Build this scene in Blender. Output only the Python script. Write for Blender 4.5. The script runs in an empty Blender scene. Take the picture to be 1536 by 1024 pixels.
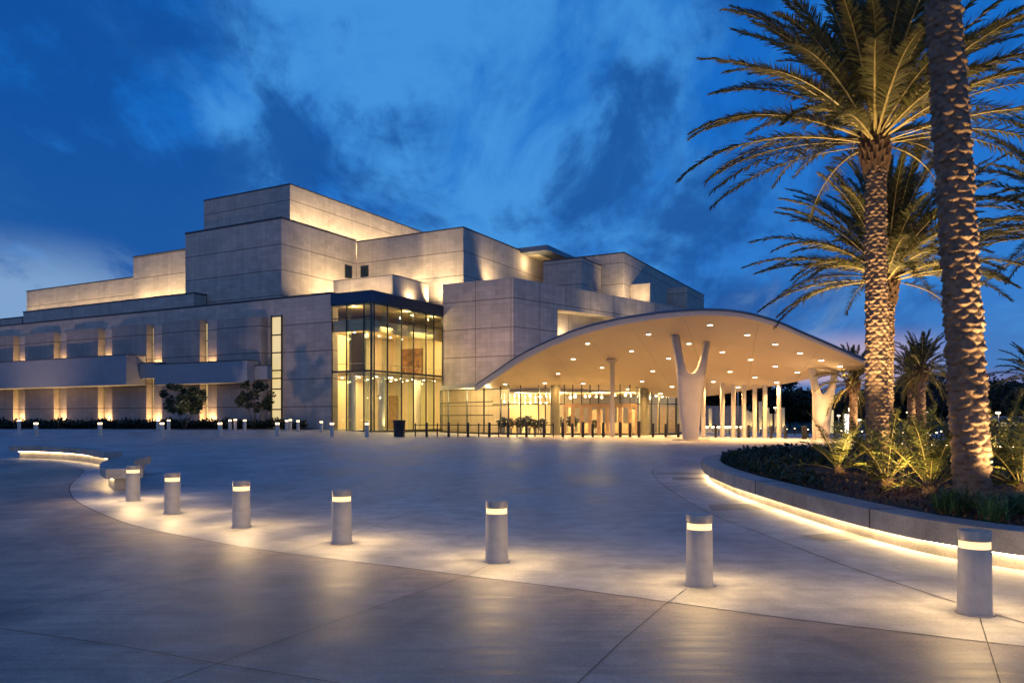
import bpy, math, random
import numpy as np
R = math.radians
random.seed(7)
rng = np.random.default_rng(7)
sc = bpy.context.scene
COL = sc.collection

# ------------------------------------------------------------------ survey
F, HC, YH = 1162.0, 1.75, 626.0          # focal length in photo pixels, eye height, eye line
def gz(X, Y):                            # height of the plaza: a gentle ramp up to the left wing
    def S(t):
        t = min(1, max(0, t)); return t*t*(3-2*t)
    return .55*S((Y-68)/12)*S((-X-6)/20)*(1-S((Y-118)/20))*(1-S((-X-88)/14))
def at(px, d, z=0.0): return ((px-768)/F*d, d, z)
def gnd(px, py, z=0.0):
    d = F*(HC-z)/(py-YH); return ((px-768)/F*d, d)
def zat(py, d): return HC+(YH-py)/F*d
AX = R(28.5)
U = (math.sin(AX), math.cos(AX)); V = (-math.cos(AX), math.sin(AX))
C0 = ((557-768)/F*81.3, 81.3)
def P(u, v): return (C0[0]+u*U[0]+v*V[0], C0[1]+u*U[1]+v*V[1])
def v_at(px, u):
    r = (px-768)/F; A = P(u, 0); return (r*A[1]-A[0])/(V[0]-r*V[1])
def u_at(px, v):
    r = (px-768)/F; A = P(0, v); return (r*A[1]-A[0])/(U[0]-r*U[1])

# ------------------------------------------------------------------ mesh helpers
class MB:
    def __init__(s): s.v = []; s.f = []; s.m = []; s.uv = []; s.sm = []
    def face(s, pts, uv=None, mat=0, smooth=False):
        i = len(s.v); s.v.extend([tuple(p) for p in pts]); s.f.append(tuple(range(i, i+len(pts))))
        s.m.append(mat); s.uv.append(uv if uv else [(p[0]+p[1], p[2]) for p in pts]); s.sm.append(smooth)
    def faces(s, verts, faces, mat=0, smooth=True):
        i = len(s.v); s.v.extend([tuple(map(float, p)) for p in verts])
        for f in faces:
            s.f.append(tuple(i+k for k in f)); s.m.append(mat); s.sm.append(smooth)
            s.uv.append([(verts[k][0]+verts[k][1], verts[k][2]) for k in f])
    def prism(s, poly, z0, z1, mat=0, run0=0.0, zoff=0.0, bottom=True, top=True, mtop=None):
        n = len(poly); run = run0
        z0 = z0 if hasattr(z0, '__len__') else [z0]*n
        z1 = z1 if hasattr(z1, '__len__') else [z1]*n
        for i in range(n):
            a, b = poly[i], poly[(i+1) % n]; j = (i+1) % n
            L = math.hypot(b[0]-a[0], b[1]-a[1])
            s.face([(a[0], a[1], z0[i]), (b[0], b[1], z0[j]), (b[0], b[1], z1[j]), (a[0], a[1], z1[i])],
                   [(run, z0[i]+zoff), (run+L, z0[j]+zoff), (run+L, z1[j]+zoff), (run, z1[i]+zoff)], mat)
            run += L
        if top: s.face([(p[0], p[1], z) for p, z in zip(poly, z1)], [(p[0], p[1]+.5) for p in poly], mat if mtop is None else mtop)
        if bottom: s.face([(p[0], p[1], z) for p, z in reversed(list(zip(poly, z0)))], [(p[0], p[1]) for p in reversed(poly)], mat)
    def uvbox(s, u0, u1, v0, v1, z0, z1, mat=0, zoff=0.0):
        s.prism([P(u0, v0), P(u1, v0), P(u1, v1), P(u0, v1)], z0, z1, mat, zoff=zoff)
    def box(s, cx, cy, cz, sx, sy, sz, rot=0.0, mat=0):
        c, q = math.cos(rot), math.sin(rot)
        pts = [(cx+x*c-y*q, cy+x*q+y*c) for x, y in ((-sx/2, -sy/2), (sx/2, -sy/2), (sx/2, sy/2), (-sx/2, sy/2))]
        s.prism(pts, cz-sz/2, cz+sz/2, mat)
    def bar(s, a, b, w, t, mat=0, up=(0, 0, 1)):        # rectangular bar from a to b
        a, b = np.array(a, float), np.array(b, float); d = b-a; d /= np.linalg.norm(d)
        x = np.cross(d, up)
        if np.linalg.norm(x) < 1e-4: x = np.array((1., 0, 0))
        x /= np.linalg.norm(x); y = np.cross(x, d)
        q = [x*w/2+y*t/2, -x*w/2+y*t/2, -x*w/2-y*t/2, x*w/2-y*t/2]
        vs = [a+k for k in q]+[b+k for k in q]
        s.faces(vs, [(0, 1, 2, 3)[::-1], (4, 5, 6, 7)]+[(i, (i+1) % 4, (i+1) % 4+4, i+4) for i in range(4)], mat, False)
    def lathe(s, c, prof, n=24, mat=0, smooth=True):     # prof: (r, z) list
        vs = []
        for r, z in prof:
            for k in range(n):
                a = 2*math.pi*k/n; vs.append((c[0]+r*math.cos(a), c[1]+r*math.sin(a), c[2]+z))
        fs = []
        for j in range(len(prof)-1):
            for k in range(n):
                fs.append((j*n+k, j*n+(k+1) % n, (j+1)*n+(k+1) % n, (j+1)*n+k))
        s.faces(vs, fs, mat, smooth)
        s.faces([vs[k] for k in range(n)], [tuple(range(n))[::-1]], mat, False)
        s.faces([vs[(len(prof)-1)*n+k] for k in range(n)], [tuple(range(n))], mat, False)
    def tube(s, pts, rad, n=6, mat=0):
        pts = [np.array(p, float) for p in pts]; vs = []; m = len(pts)
        prev = None
        for i, p in enumerate(pts):
            d = pts[min(i+1, m-1)]-pts[max(i-1, 0)]; d /= (np.linalg.norm(d)+1e-9)
            x = np.cross(d, (0, 0, 1)) if prev is None else prev-d*np.dot(prev, d)
            if np.linalg.norm(x) < 1e-3: x = np.array((1., 0, 0))
            x /= np.linalg.norm(x); prev = x; y = np.cross(d, x)
            r = rad[i] if hasattr(rad, '__len__') else rad
            for k in range(n):
                a = 2*math.pi*k/n; vs.append(p+(x*math.cos(a)+y*math.sin(a))*r)
        fs = [(j*n+k, j*n+(k+1) % n, (j+1)*n+(k+1) % n, (j+1)*n+k) for j in range(m-1) for k in range(n)]
        fs += [tuple(range(n))[::-1], tuple((m-1)*n+k for k in range(n))]
        s.faces(vs, fs, mat, True)
    def build(s, name, mats, parent=None, origin=(0, 0, 0)):
        if not isinstance(mats, (list, tuple)): mats = [mats]
        me = bpy.data.meshes.new(name)
        v = (np.array(s.v, float)-np.array(origin)).tolist()
        me.from_pydata(v, [], s.f)
        for m in mats: me.materials.append(m)
        me.polygons.foreach_set('material_index', s.m)
        me.polygons.foreach_set('use_smooth', s.sm)
        uvl = me.uv_layers.new(name='UVMap')
        uvl.data.foreach_set('uv', [c for f in s.uv for p in f for c in p])
        me.update()
        o = bpy.data.objects.new(name, me); COL.objects.link(o)
        if parent is not None: o.parent = parent
        else: o.location = origin
        return o

def tag(o, label=None, cat=None, group=None, kind=None):
    if label: o['label'] = label
    if cat: o['category'] = cat
    if group: o['group'] = group
    if kind: o['kind'] = kind
    return o
def empty(name, loc, label, cat, group=None, rz=0):
    o = bpy.data.objects.new(name, None); COL.objects.link(o); o.location = loc; o.rotation_euler = (0, 0, rz)
    o.empty_display_size = .1
    return tag(o, label, cat, group)
def copy_tree(o, loc, label, rz=0, sc_=1.0, group=None):
    c = o.copy(); COL.objects.link(c); c.location = loc; c.rotation_euler = (0, 0, rz); c.scale = (sc_,)*3
    c['label'] = label
    if group: c['group'] = group
    for ch in list(o.children):
        d = ch.copy(); COL.objects.link(d); d.parent = c
        for g in list(ch.children):
            e = g.copy(); COL.objects.link(e); e.parent = d
    return c
def spline(pts, n, closed=False):                        # Catmull-Rom through points
    pts = [np.array(p, float) for p in pts]; m = len(pts); out = []
    segs = m if closed else m-1
    for i in range(segs):
        if closed: p0, p1, p2, p3 = pts[i-1], pts[i], pts[(i+1) % m], pts[(i+2) % m]
        else: p0, p1, p2, p3 = pts[max(i-1, 0)], pts[i], pts[i+1], pts[min(i+2, m-1)]
        for k in range(n):
            t = k/n
            out.append(.5*((2*p1)+(-p0+p2)*t+(2*p0-5*p1+4*p2-p3)*t*t+(-p0+3*p1-3*p2+p3)*t**3))
    if not closed: out.append(pts[-1])
    return out
def resample(pts, n):
    pts = np.array(pts); L = np.r_[0, np.cumsum(np.linalg.norm(np.diff(pts, axis=0), axis=1))]
    t = np.linspace(0, L[-1], n)
    return np.stack([np.interp(t, L, pts[:, k]) for k in range(pts.shape[1])], 1)

# ------------------------------------------------------------------ materials
def nmat(name):
    m = bpy.data.materials.new(name); m.use_nodes = True
    nt = m.node_tree; b = nt.nodes['Principled BSDF']
    return m, nt, b, nt.nodes.new, nt.links.new
def lin(c): return tuple(c)+(1.0,)
def simple(name, col, rough=.5, metal=0.0, var=.12, scale=3.0, bump=0.0, bscale=40.0, spec=None):
    m, nt, b, N, L = nmat(name)
    tc = N('ShaderNodeTexCoord'); nz = N('ShaderNodeTexNoise'); nz.inputs['Scale'].default_value = scale; nz.inputs['Detail'].default_value = 5
    L(tc.outputs['Object'], nz.inputs['Vector'])
    mr = N('ShaderNodeMapRange'); mr.inputs['From Min'].default_value = .3; mr.inputs['From Max'].default_value = .7
    mr.inputs['To Min'].default_value = 1-var; mr.inputs['To Max'].default_value = 1+var
    L(nz.outputs['Fac'], mr.inputs['Value'])
    hs = N('ShaderNodeHueSaturation'); hs.inputs['Color'].default_value = lin(col); L(mr.outputs['Result'], hs.inputs['Value'])
    L(hs.outputs['Color'], b.inputs['Base Color'])
    b.inputs['Roughness'].default_value = rough; b.inputs['Metallic'].default_value = metal
    if spec is not None: b.inputs['Specular IOR Level'].default_value = spec
    if bump:
        n2 = N('ShaderNodeTexNoise'); n2.inputs['Scale'].default_value = bscale; n2.inputs['Detail'].default_value = 4
        L(tc.outputs['Object'], n2.inputs['Vector'])
        bp = N('ShaderNodeBump'); bp.inputs['Strength'].default_value = bump; bp.inputs['Distance'].default_value = .02
        L(n2.outputs['Fac'], bp.inputs['Height']); L(bp.outputs['Normal'], b.inputs['Normal'])
    return m
def emis(name, col, st):
    m, nt, b, N, L = nmat(name)
    b.inputs['Base Color'].default_value = lin((.6, .55, .45)); b.inputs['Emission Color'].default_value = lin(col); b.inputs['Emission Strength'].default_value = st
    return m
def stone(name, c1=(.50, .44, .37), c2=(.41, .362, .308), vper=0.0, jper=3.05):
    m, nt, b, N, L = nmat(name)
    uv = N('ShaderNodeUVMap'); br = N('ShaderNodeTexBrick')
    br.inputs['Scale'].default_value = 1.0; br.inputs['Brick Width'].default_value = 1.25; br.inputs['Row Height'].default_value = jper/6
    br.inputs['Mortar Size'].default_value = .008; br.inputs['Mortar Smooth'].default_value = .3; br.inputs['Bias'].default_value = -.1
    br.inputs['Color1'].default_value = lin(c1); br.inputs['Color2'].default_value = lin(c2)
    br.inputs['Mortar'].default_value = lin(tuple(k*.8 for k in c2)); br.offset = .5
    L(uv.outputs['UV'], br.inputs['Vector'])
    nz = N('ShaderNodeTexNoise'); nz.inputs['Scale'].default_value = .35; nz.inputs['Detail'].default_value = 7; nz.inputs['Roughness'].default_value = .62
    L(uv.outputs['UV'], nz.inputs['Vector'])
    mr = N('ShaderNodeMapRange'); mr.inputs['From Min'].default_value = .3; mr.inputs['From Max'].default_value = .7; mr.inputs['To Min'].default_value = .88; mr.inputs['To Max'].default_value = 1.10
    L(nz.outputs['Fac'], mr.inputs['Value'])
    # rain streaks: noise stretched downwards
    mp = N('ShaderNodeMapping'); mp.inputs['Scale'].default_value = (1.6, .09, 1); L(uv.outputs['UV'], mp.inputs['Vector'])
    n3 = N('ShaderNodeTexNoise'); n3.inputs['Scale'].default_value = 1.0; n3.inputs['Detail'].default_value = 4; L(mp.outputs['Vector'], n3.inputs['Vector'])
    m3 = N('ShaderNodeMapRange'); m3.inputs['From Min'].default_value = .35; m3.inputs['From Max'].default_value = .75; m3.inputs['To Min'].default_value = 1.05; m3.inputs['To Max'].default_value = .86
    L(n3.outputs['Fac'], m3.inputs['Value'])
    mm = N('ShaderNodeMath'); mm.operation = 'MULTIPLY'; L(mr.outputs['Result'], mm.inputs[0]); L(m3.outputs['Result'], mm.inputs[1])
    sx = N('ShaderNodeSeparateXYZ'); L(uv.outputs['UV'], sx.inputs['Vector'])
    def joint(sock, per, w):
        d = N('ShaderNodeMath'); d.operation = 'DIVIDE'; L(sock, d.inputs[0]); d.inputs[1].default_value = per
        fr = N('ShaderNodeMath'); fr.operation = 'FRACT'; L(d.outputs[0], fr.inputs[0])
        lt = N('ShaderNodeMath'); lt.operation = 'LESS_THAN'; L(fr.outputs[0], lt.inputs[0]); lt.inputs[1].default_value = w/per
        return lt.outputs[0]
    j = joint(sx.outputs['Y'], jper, .085)
    if vper:
        j2 = joint(sx.outputs['X'], vper, .08); mx = N('ShaderNodeMath'); mx.operation = 'MAXIMUM'; L(j, mx.inputs[0]); L(j2, mx.inputs[1]); j = mx.outputs[0]
    k = N('ShaderNodeMath'); k.operation = 'MULTIPLY_ADD'; L(j, k.inputs[0]); k.inputs[1].default_value = -.72; k.inputs[2].default_value = 1.0
    m4 = N('ShaderNodeMath'); m4.operation = 'MULTIPLY'; L(mm.outputs[0], m4.inputs[0]); L(k.outputs[0], m4.inputs[1])
    hs = N('ShaderNodeHueSaturation'); L(br.outputs['Color'], hs.inputs['Color']); L(m4.outputs[0], hs.inputs['Value'])
    L(hs.outputs['Color'], b.inputs['Base Color']); b.inputs['Roughness'].default_value = .75; b.inputs['Specular IOR Level'].default_value = .25
    n4 = N('ShaderNodeTexNoise'); n4.inputs['Scale'].default_value = 5; n4.inputs['Detail'].default_value = 6; L(uv.outputs['UV'], n4.inputs['Vector'])
    ad = N('ShaderNodeMath'); ad.operation = 'ADD'; L(n4.outputs['Fac'], ad.inputs[0]); L(br.outputs['Fac'], ad.inputs[1])
    # each course stands a hair proud at its own angle
    bp = N('ShaderNodeBump'); bp.inputs['Strength'].default_value = .5; bp.inputs['Distance'].default_value = .03; bp.invert = True
    L(ad.outputs[0], bp.inputs['Height']); L(bp.outputs['Normal'], b.inputs['Normal'])
    return m
def paving(name, c, r0, r1, streak, spec=.35):
    m, nt, b, N, L = nmat(name)
    tc = N('ShaderNodeTexCoord')
    def noise(scale, vec=(1, 1, 1), rot=0, det=6, rough=.6):
        mp = N('ShaderNodeMapping'); mp.inputs['Scale'].default_value = vec; mp.inputs['Rotation'].default_value = (0, 0, rot); L(tc.outputs['Object'], mp.inputs['Vector'])
        n = N('ShaderNodeTexNoise'); n.inputs['Scale'].default_value = scale; n.inputs['Detail'].default_value = det; n.inputs['Roughness'].default_value = rough
        n.inputs['Distortion'].default_value = .4
        L(mp.outputs['Vector'], n.inputs['Vector']); return n.outputs['Fac']
    def mapr(s, a, b_, c_, d):
        q = N('ShaderNodeMapRange'); q.inputs['From Min'].default_value = a; q.inputs['From Max'].default_value = b_; q.inputs['To Min'].default_value = c_; q.inputs['To Max'].default_value = d
        L(s, q.inputs['Value']); return q.outputs['Result']
    def mul(a, b_):
        q = N('ShaderNodeMath'); q.operation = 'MULTIPLY'; L(a, q.inputs[0]); L(b_, q.inputs[1]); return q.outputs[0]
    n1 = noise(.45, (1, .55, 1), .2); n2 = noise(2.2); n3 = noise(1.0, (.5, 9, 1), .12); n4 = noise(38, det=3)
    val = mul(mul(mapr(n1, .36, .64, .68, 1.20), mapr(n2, .36, .64, .80, 1.18)), mul(mapr(n3, .36, .64, 1-streak, 1+streak*.7), mapr(n4, .36, .64, .86, 1.10)))
    vo = N('ShaderNodeTexVoronoi'); vo.inputs['Scale'].default_value = 1.3; L(tc.outputs['Object'], vo.inputs['Vector'])
    n5 = noise(6.0, (1, 1, 1), .7, 4)
    sp = N('ShaderNodeMath'); sp.operation = 'MULTIPLY_ADD'; L(n5, sp.inputs[0]); sp.inputs[1].default_value = .35; L(vo.outputs['Distance'], sp.inputs[2])
    val = mul(val, mapr(sp.outputs[0], .20, .30, .80, 1.0))
    hs = N('ShaderNodeHueSaturation'); hs.inputs['Color'].default_value = lin(c); L(val, hs.inputs['Value'])
    L(mapr(n2, .3, .7, .8, 1.2), hs.inputs['Saturation'])
    L(hs.outputs['Color'], b.inputs['Base Color'])
    ro = N('ShaderNodeMath'); ro.operation = 'ADD'; L(mapr(n1, .3, .7, r0, r1), ro.inputs[0]); L(mapr(n3, .3, .7, -.07, .07), ro.inputs[1])
    L(ro.outputs[0], b.inputs['Roughness']); b.inputs['Specular IOR Level'].default_value = spec
    bp = N('ShaderNodeBump'); bp.inputs['Strength'].default_value = .16; bp.inputs['Distance'].default_value = .01
    sm = N('ShaderNodeMath'); sm.operation = 'ADD'; L(n4, sm.inputs[0]); L(n3, sm.inputs[1])
    L(sm.outputs[0], bp.inputs['Height']); L(bp.outputs['Normal'], b.inputs['Normal'])
    return m
def glass(name, tint=(.86, .93, .88), refl=1.0):
    m, nt, b, N, L = nmat(name)
    nt.nodes.remove(b); out = nt.nodes['Material Output']
    tr = N('ShaderNodeBsdfTransparent'); tr.inputs['Color'].default_value = lin(tint)
    gl = N('ShaderNodeBsdfGlossy'); gl.inputs['Roughness'].default_value = .02; gl.inputs['Color'].default_value = lin((.9, .95, 1))
    fr = N('ShaderNodeFresnel'); fr.inputs['IOR'].default_value = 1.5
    mu = N('ShaderNodeMath'); mu.operation = 'MULTIPLY'; mu.inputs[1].default_value = 1.6*refl; mu.use_clamp = True; L(fr.outputs[0], mu.inputs[0])
    mx = N('ShaderNodeMixShader'); L(mu.outputs[0], mx.inputs[0]); L(tr.outputs[0], mx.inputs[1]); L(gl.outputs[0], mx.inputs[2])
    L(mx.outputs[0], out.inputs['Surface'])
    return m
def leafmat(name, c, trans=.25, rough=.5, var=.45):
    m, nt, b, N, L = nmat(name)
    ge = N('ShaderNodeNewGeometry'); mr = N('ShaderNodeMapRange'); mr.inputs['To Min'].default_value = 1-var; mr.inputs['To Max'].default_value = 1+var
    L(ge.outputs['Random Per Island'], mr.inputs['Value'])
    hs = N('ShaderNodeHueSaturation'); hs.inputs['Color'].default_value = lin(c); L(mr.outputs['Result'], hs.inputs['Value'])
    m2 = N('ShaderNodeMapRange'); m2.inputs['To Min'].default_value = .47; m2.inputs['To Max'].default_value = .53; L(ge.outputs['Random Per Island'], m2.inputs['Value']); L(m2.outputs['Result'], hs.inputs['Hue'])
    L(hs.outputs['Color'], b.inputs['Base Color']); b.inputs['Roughness'].default_value = rough; b.inputs['Specular IOR Level'].default_value = .35
    out = nt.nodes['Material Output']
    tl = N('ShaderNodeBsdfTranslucent'); L(hs.outputs['Color'], tl.inputs['Color'])
    mx = N('ShaderNodeMixShader'); mx.inputs[0].default_value = trans; L(b.outputs[0], mx.inputs[1]); L(tl.outputs[0], mx.inputs[2]); L(mx.outputs[0], out.inputs['Surface'])
    return m

M = dict(
    stone=stone('limestone'), stone_b=stone('limestone_panel_joint', vper=4.75, jper=3.3),
    stone_p=stone('limestone_panel', (.38, .33, .285), (.33, .288, .25)),
    stone_w=stone('limestone_warm', (.52, .42, .31), (.46, .37, .27)),
    coping=simple('dark_coping', (.045, .045, .05), .5),
    fascia=simple('dark_blue_fascia', (.03, .05, .085), .25, .6, var=.1, scale=.5),
    slab=simple('painted_render', (.27, .29, .31), .6, var=.05, scale=1.0),
    mull=simple('dark_mullion', (.06, .065, .06), .35, .6),
    fin=glass('glass_fin', (.90, .95, .90), .3),
    glass=glass('clear_glass', (.90, .94, .84), .55), glass2=glass('entrance_glass', (.88, .9, .8), .7),
    cream=simple('cream_plaster', (.68, .58, .40), .7, var=.06, scale=.6),
    white=simple('white_plaster', (.72, .68, .6), .6, var=.04),
    tan=simple('tan_panel', (.35, .24, .13), .6, var=.2, scale=2.0),
    wood=simple('dark_panel', (.012, .011, .011), .4, var=.3),
    floor_in=simple('polished_floor', (.42, .36, .27), .25, var=.15, scale=.5),
    canopy=simple('canopy_plaster', (.62, .49, .34), .45, var=.05, scale=.25, bump=.03, bscale=1.2),
    canopy_top=simple('zinc_roof', (.16, .18, .21), .4, .4),
    column=simple('column_plaster', (.52, .46, .38), .6, var=.09, scale=1.2, bump=.1, bscale=14),
    pave=paving('plaza_concrete', (.385, .375, .345), .46, .62, .12, .6),
    pave_near=paving('polished_concrete', (.35, .295, .235), .50, .68, .17, .22),
    pave_band=paving('dark_paving_band', (.17, .155, .14), .4, .55, .1),
    joint=simple('joint_dark', (.025, .022, .02), .8),
    kerb=paving('cast_concrete', (.34, .315, .28), .5, .65, .06),
    bollard=simple('grey_powder_coat', (.50, .465, .41), .5, .0, var=.1, scale=9, bump=.05, bscale=300),
    steel=simple('brushed_steel', (.55, .52, .47), .32, .9, var=.1, scale=20),
    cap=simple('lamp_warmed_cap', (.50, .41, .31), .45, .2, var=.12, scale=12),  # metal cap with the lamp's warm glow put into its colour
    lamp=emis('warm_lamp', (1, .60, .24), 1.75), led=emis('led_strip', (1, .68, .33), 42),
    led_bench=emis('bench_led', (1, .68, .33), 20), lampfar=emis('warm_lamp_far', (1, .60, .24), 9),
    can=emis('downlight_disc', (1, .82, .52), 22), glow=emis('lit_window', (1, .74, .26), .72),
    bulb=emis('pendant_bulb', (1, .80, .48), 9), sign=emis('lit_banner', (1, .93, .80), 3.2), street=emis('street_lamp_head', (1, .76, .42), 4),
    black=simple('black_steel', (.02, .019, .018), .4, .3), bin=simple('dark_bin', (.03, .03, .032), .5),
    soil=simple('bark_mulch', (.06, .036, .022), .9, var=.6, scale=14, bump=1.0, bscale=30),
    chip=leafmat('bark_chip', (.10, .055, .03), .0, .9, .6),
    trunk=simple('palm_bark', (.20, .13, .08), .9, var=.35, scale=7, bump=.7, bscale=55),
    boots=simple('palm_boots', (.13, .075, .04), .9, var=.5, scale=6, bump=.8, bscale=40),
    rachis=simple('frond_rib', (.34, .27, .10), .5, var=.2),
    frond=leafmat('palm_leaflet', (.115, .105, .036), .35), cycad=leafmat('cycad_leaflet', (.125, .125, .026), .3),
    leaf=leafmat('tree_leaf', (.045, .065, .032), .2), leafd=leafmat('dark_leaf', (.02, .032, .017), .15), grassy=leafmat('strap_leaf', (.07, .13, .045), .25),
    groundc=leafmat('groundcover_leaf', (.035, .05, .022), .2), bark=simple('tree_bark', (.10, .08, .06), .9, var=.3, scale=8, bump=.5),
    lawn=simple('dark_lawn', (.03, .045, .02), .9, var=.4, scale=.8), asphalt=simple('asphalt', (.05, .05, .052), .7, var=.2, scale=.6),
    art=simple('bronze_art', (.20, .10, .045), .5, var=.7, scale=1.6),
)

# ------------------------------------------------------------------ lamps
PW = dict(lobby_lamp=1.5, wall_uplight=4.5, fin_uplight=1.0, canopy_downlight=6, entrance_light=5.5, lobby_light=2.1, column_uplight=4, palm_uplight=4, cycad_uplight=5, mulch_light=5, lantern_light=4, pillar_uplight=3)
def spot(name, loc, tgt, power, ang=70, blend=.8, rad=.12, col=(1, .70, .36)):
    d = bpy.data.lights.new(name, 'SPOT'); d.energy = power*PW.get(name, 1); d.color = col; d.spot_size = R(ang); d.spot_blend = blend; d.shadow_soft_size = rad
    o = bpy.data.objects.new(name, d); COL.objects.link(o); o.location = loc
    v = np.array(tgt, float)-np.array(loc, float)
    from mathutils import Vector
    o.rotation_euler = Vector(v).to_track_quat('-Z', 'Y').to_euler(); return o
def area(name, loc, tgt, power, sx, sy, col=(1, .66, .27)):
    d = bpy.data.lights.new(name, 'AREA'); d.shape = 'RECTANGLE'; d.size = sx; d.size_y = sy; d.energy = power*PW.get(name, 1); d.color = col
    o = bpy.data.objects.new(name, d); COL.objects.link(o); o.location = loc
    v = np.array(tgt, float)-np.array(loc, float)
    from mathutils import Vector
    o.rotation_euler = Vector(v).to_track_quat('-Z', 'Y').to_euler(); return o
def point(name, loc, power, rad=.1, col=(1, .70, .36)):
    d = bpy.data.lights.new(name, 'POINT'); d.energy = power*PW.get(name, 1); d.color = col; d.shadow_soft_size = rad
    o = bpy.data.objects.new(name, d); COL.objects.link(o); o.location = loc; return o

#@@SKY
# ------------------------------------------------------------------ sky, camera
def build_world():
    w = bpy.data.worlds.new("World"); sc.world = w; w.use_nodes = True
    nt = w.node_tree; N = nt.nodes.new; L = nt.links.new
    bg = nt.nodes['Background']
    tc = N('ShaderNodeTexCoord'); d = tc.outputs['Generated']
    sx = N('ShaderNodeSeparateXYZ'); L(d, sx.inputs[0])
    def math_(op, a, b=None, c=None, clamp=False):
        q = N('ShaderNodeMath'); q.operation = op; q.use_clamp = clamp
        for i, k in enumerate((a, b, c)):
            if k is None: continue
            if isinstance(k, (int, float)): q.inputs[i].default_value = k
            else: L(k, q.inputs[i])
        return q.outputs[0]
    def ss(x, a, b):
        q = N('ShaderNodeMapRange'); q.interpolation_type = 'SMOOTHSTEP'; q.inputs['From Min'].default_value = a; q.inputs['From Max'].default_value = b
        L(x, q.inputs['Value']); return q.outputs['Result']
    def mixc(f, a, b):
        q = N('ShaderNodeMix'); q.data_type = 'RGBA'
        for i, k in ((0, f), (6, a), (7, b)):
            if isinstance(k, (int, float)): q.inputs[i].default_value = k
            elif isinstance(k, tuple): q.inputs[i].default_value = k+(1,)
            else: L(k, q.inputs[i])
        return q.outputs[2]
    z = sx.outputs['Z']
    zc = math_('MAXIMUM', z, 0.0)
    rp = N('ShaderNodeValToRGB'); L(zc, rp.inputs[0]); cr = rp.color_ramp
    stops = [(0.0, (.060, .130, .34)), (.06, (.060, .19, .50)), (.16, (.028, .20, .62)), (.34, (.007, .15, .58)), (.6, (.004, .115, .48)), (1.0, (.003, .05, .24))]
    cr.elements[0].position = 0; cr.elements[0].color = stops[0][1]+(1,); cr.elements[1].position = 1; cr.elements[1].color = stops[-1][1]+(1,)
    for p, c in stops[1:-1]:
        e = cr.elements.new(p); e.color = c+(1,)
    col = rp.outputs[0]
    # cloud deck: direction carried to a flat layer overhead
    den = math_('ADD', zc, .38)
    cx = math_('DIVIDE', sx.outputs['X'], den); cy = math_('DIVIDE', sx.outputs['Y'], den)
    cb = N('ShaderNodeCombineXYZ'); L(cx, cb.inputs[0]); L(cy, cb.inputs[1])
    def noise(scale, vec, rot, det, rough, dist, off=(0, 0, 0)):
        mp = N('ShaderNodeMapping'); mp.inputs['Scale'].default_value = vec; mp.inputs['Rotation'].default_value = (0, 0, rot); mp.inputs['Location'].default_value = off
        L(cb.outputs[0], mp.inputs[0])
        n = N('ShaderNodeTexNoise'); n.inputs['Scale'].default_value = scale; n.inputs['Detail'].default_value = det; n.inputs['Roughness'].default_value = rough; n.inputs['Distortion'].default_value = dist
        L(mp.outputs[0], n.inputs['Vector']); return n.outputs['Fac']
    nA = noise(2.9, (1, .7, 1), .6, 9, .6, .5)
    nB = noise(3.8, (1, .55, 1), -.45, 9, .62, .7, (3.1, 1.7, 0))
    nC = noise(9.5, (1, .45, 1), -.5, 8, .62, .5, (1.3, 5.7, 0))
    def blob(px, py, width):                             # broad patch of sky round one bearing
        v = np.array(((px-768)/F, 1, (YH-py)/F)); v /= np.linalg.norm(v)
        q = N('ShaderNodeVectorMath'); q.operation = 'DOT_PRODUCT'; L(d, q.inputs[0]); q.inputs[1].default_value = tuple(v)
        nv = N('ShaderNodeVectorMath'); nv.operation = 'NORMALIZE'
        return ss(q.outputs['Value'], math.cos(R(width)), 1.0)
    dark = math_('MAXIMUM', blob(60, 230, 17), math_('MULTIPLY', blob(270, 330, 11), .6))
    dark = math_('MAXIMUM', dark, math_('MULTIPLY', blob(400, 240, 6.5), .5))
    dark = math_('MAXIMUM', dark, math_('MULTIPLY', blob(600, 265, 7), .5))
    dark = math_('MAXIMUM', dark, math_('MULTIPLY', blob(1080, 300, 20), .45))
    lit = math_('MAXIMUM', blob(560, 90, 15), math_('MULTIPLY', blob(840, 170, 15), .9))
    lit = math_('MAXIMUM', lit, math_('MULTIPLY', blob(430, 180, 8), .8))
    lit = math_('MAXIMUM', lit, math_('MULTIPLY', blob(880, 335, 7), .6))
    df = ss(math_('ADD', math_('MULTIPLY_ADD', dark, .30, nA), math_('MULTIPLY_ADD', nC, .50, -.25)), .52, .76)
    lf = ss(math_('ADD', math_('MULTIPLY_ADD', lit, .30, nB), math_('MULTIPLY_ADD', nC, .40, -.20)), .48, .80)
    lf = math_('MULTIPLY', lf, math_('SUBTRACT', 1.0, math_('MULTIPLY', df, .55)))
    up = ss(z, .02, .14)
    col = mixc(math_('MULTIPLY', math_('MULTIPLY', lf, up), .62), col, (.085, .37, .80))
    col = mixc(math_('MULTIPLY', math_('MULTIPLY', df, up), .72), col, (.003, .055, .26))
    # bright break in the clouds low on the left
    g1 = math_('MULTIPLY', math_('MULTIPLY', blob(-60, 440, 15), math_('SUBTRACT', 1.0, ss(z, .14, .215))), ss(math_('ADD', math_('MULTIPLY_ADD', blob(-40, 425, 11), .3, nC), -.06), .36, .72))
    col = mixc(math_('MULTIPLY', g1, .75), col, (.27, .45, .70))
    # pale rose band low behind the canopy
    b1 = math_('MULTIPLY', blob(1215, 545, 10), math_('MULTIPLY', ss(z, .034, .048), math_('SUBTRACT', 1.0, ss(z, .074, .110))))
    col = mixc(math_('MULTIPLY', b1, .85), col, (.56, .43, .56))
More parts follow.
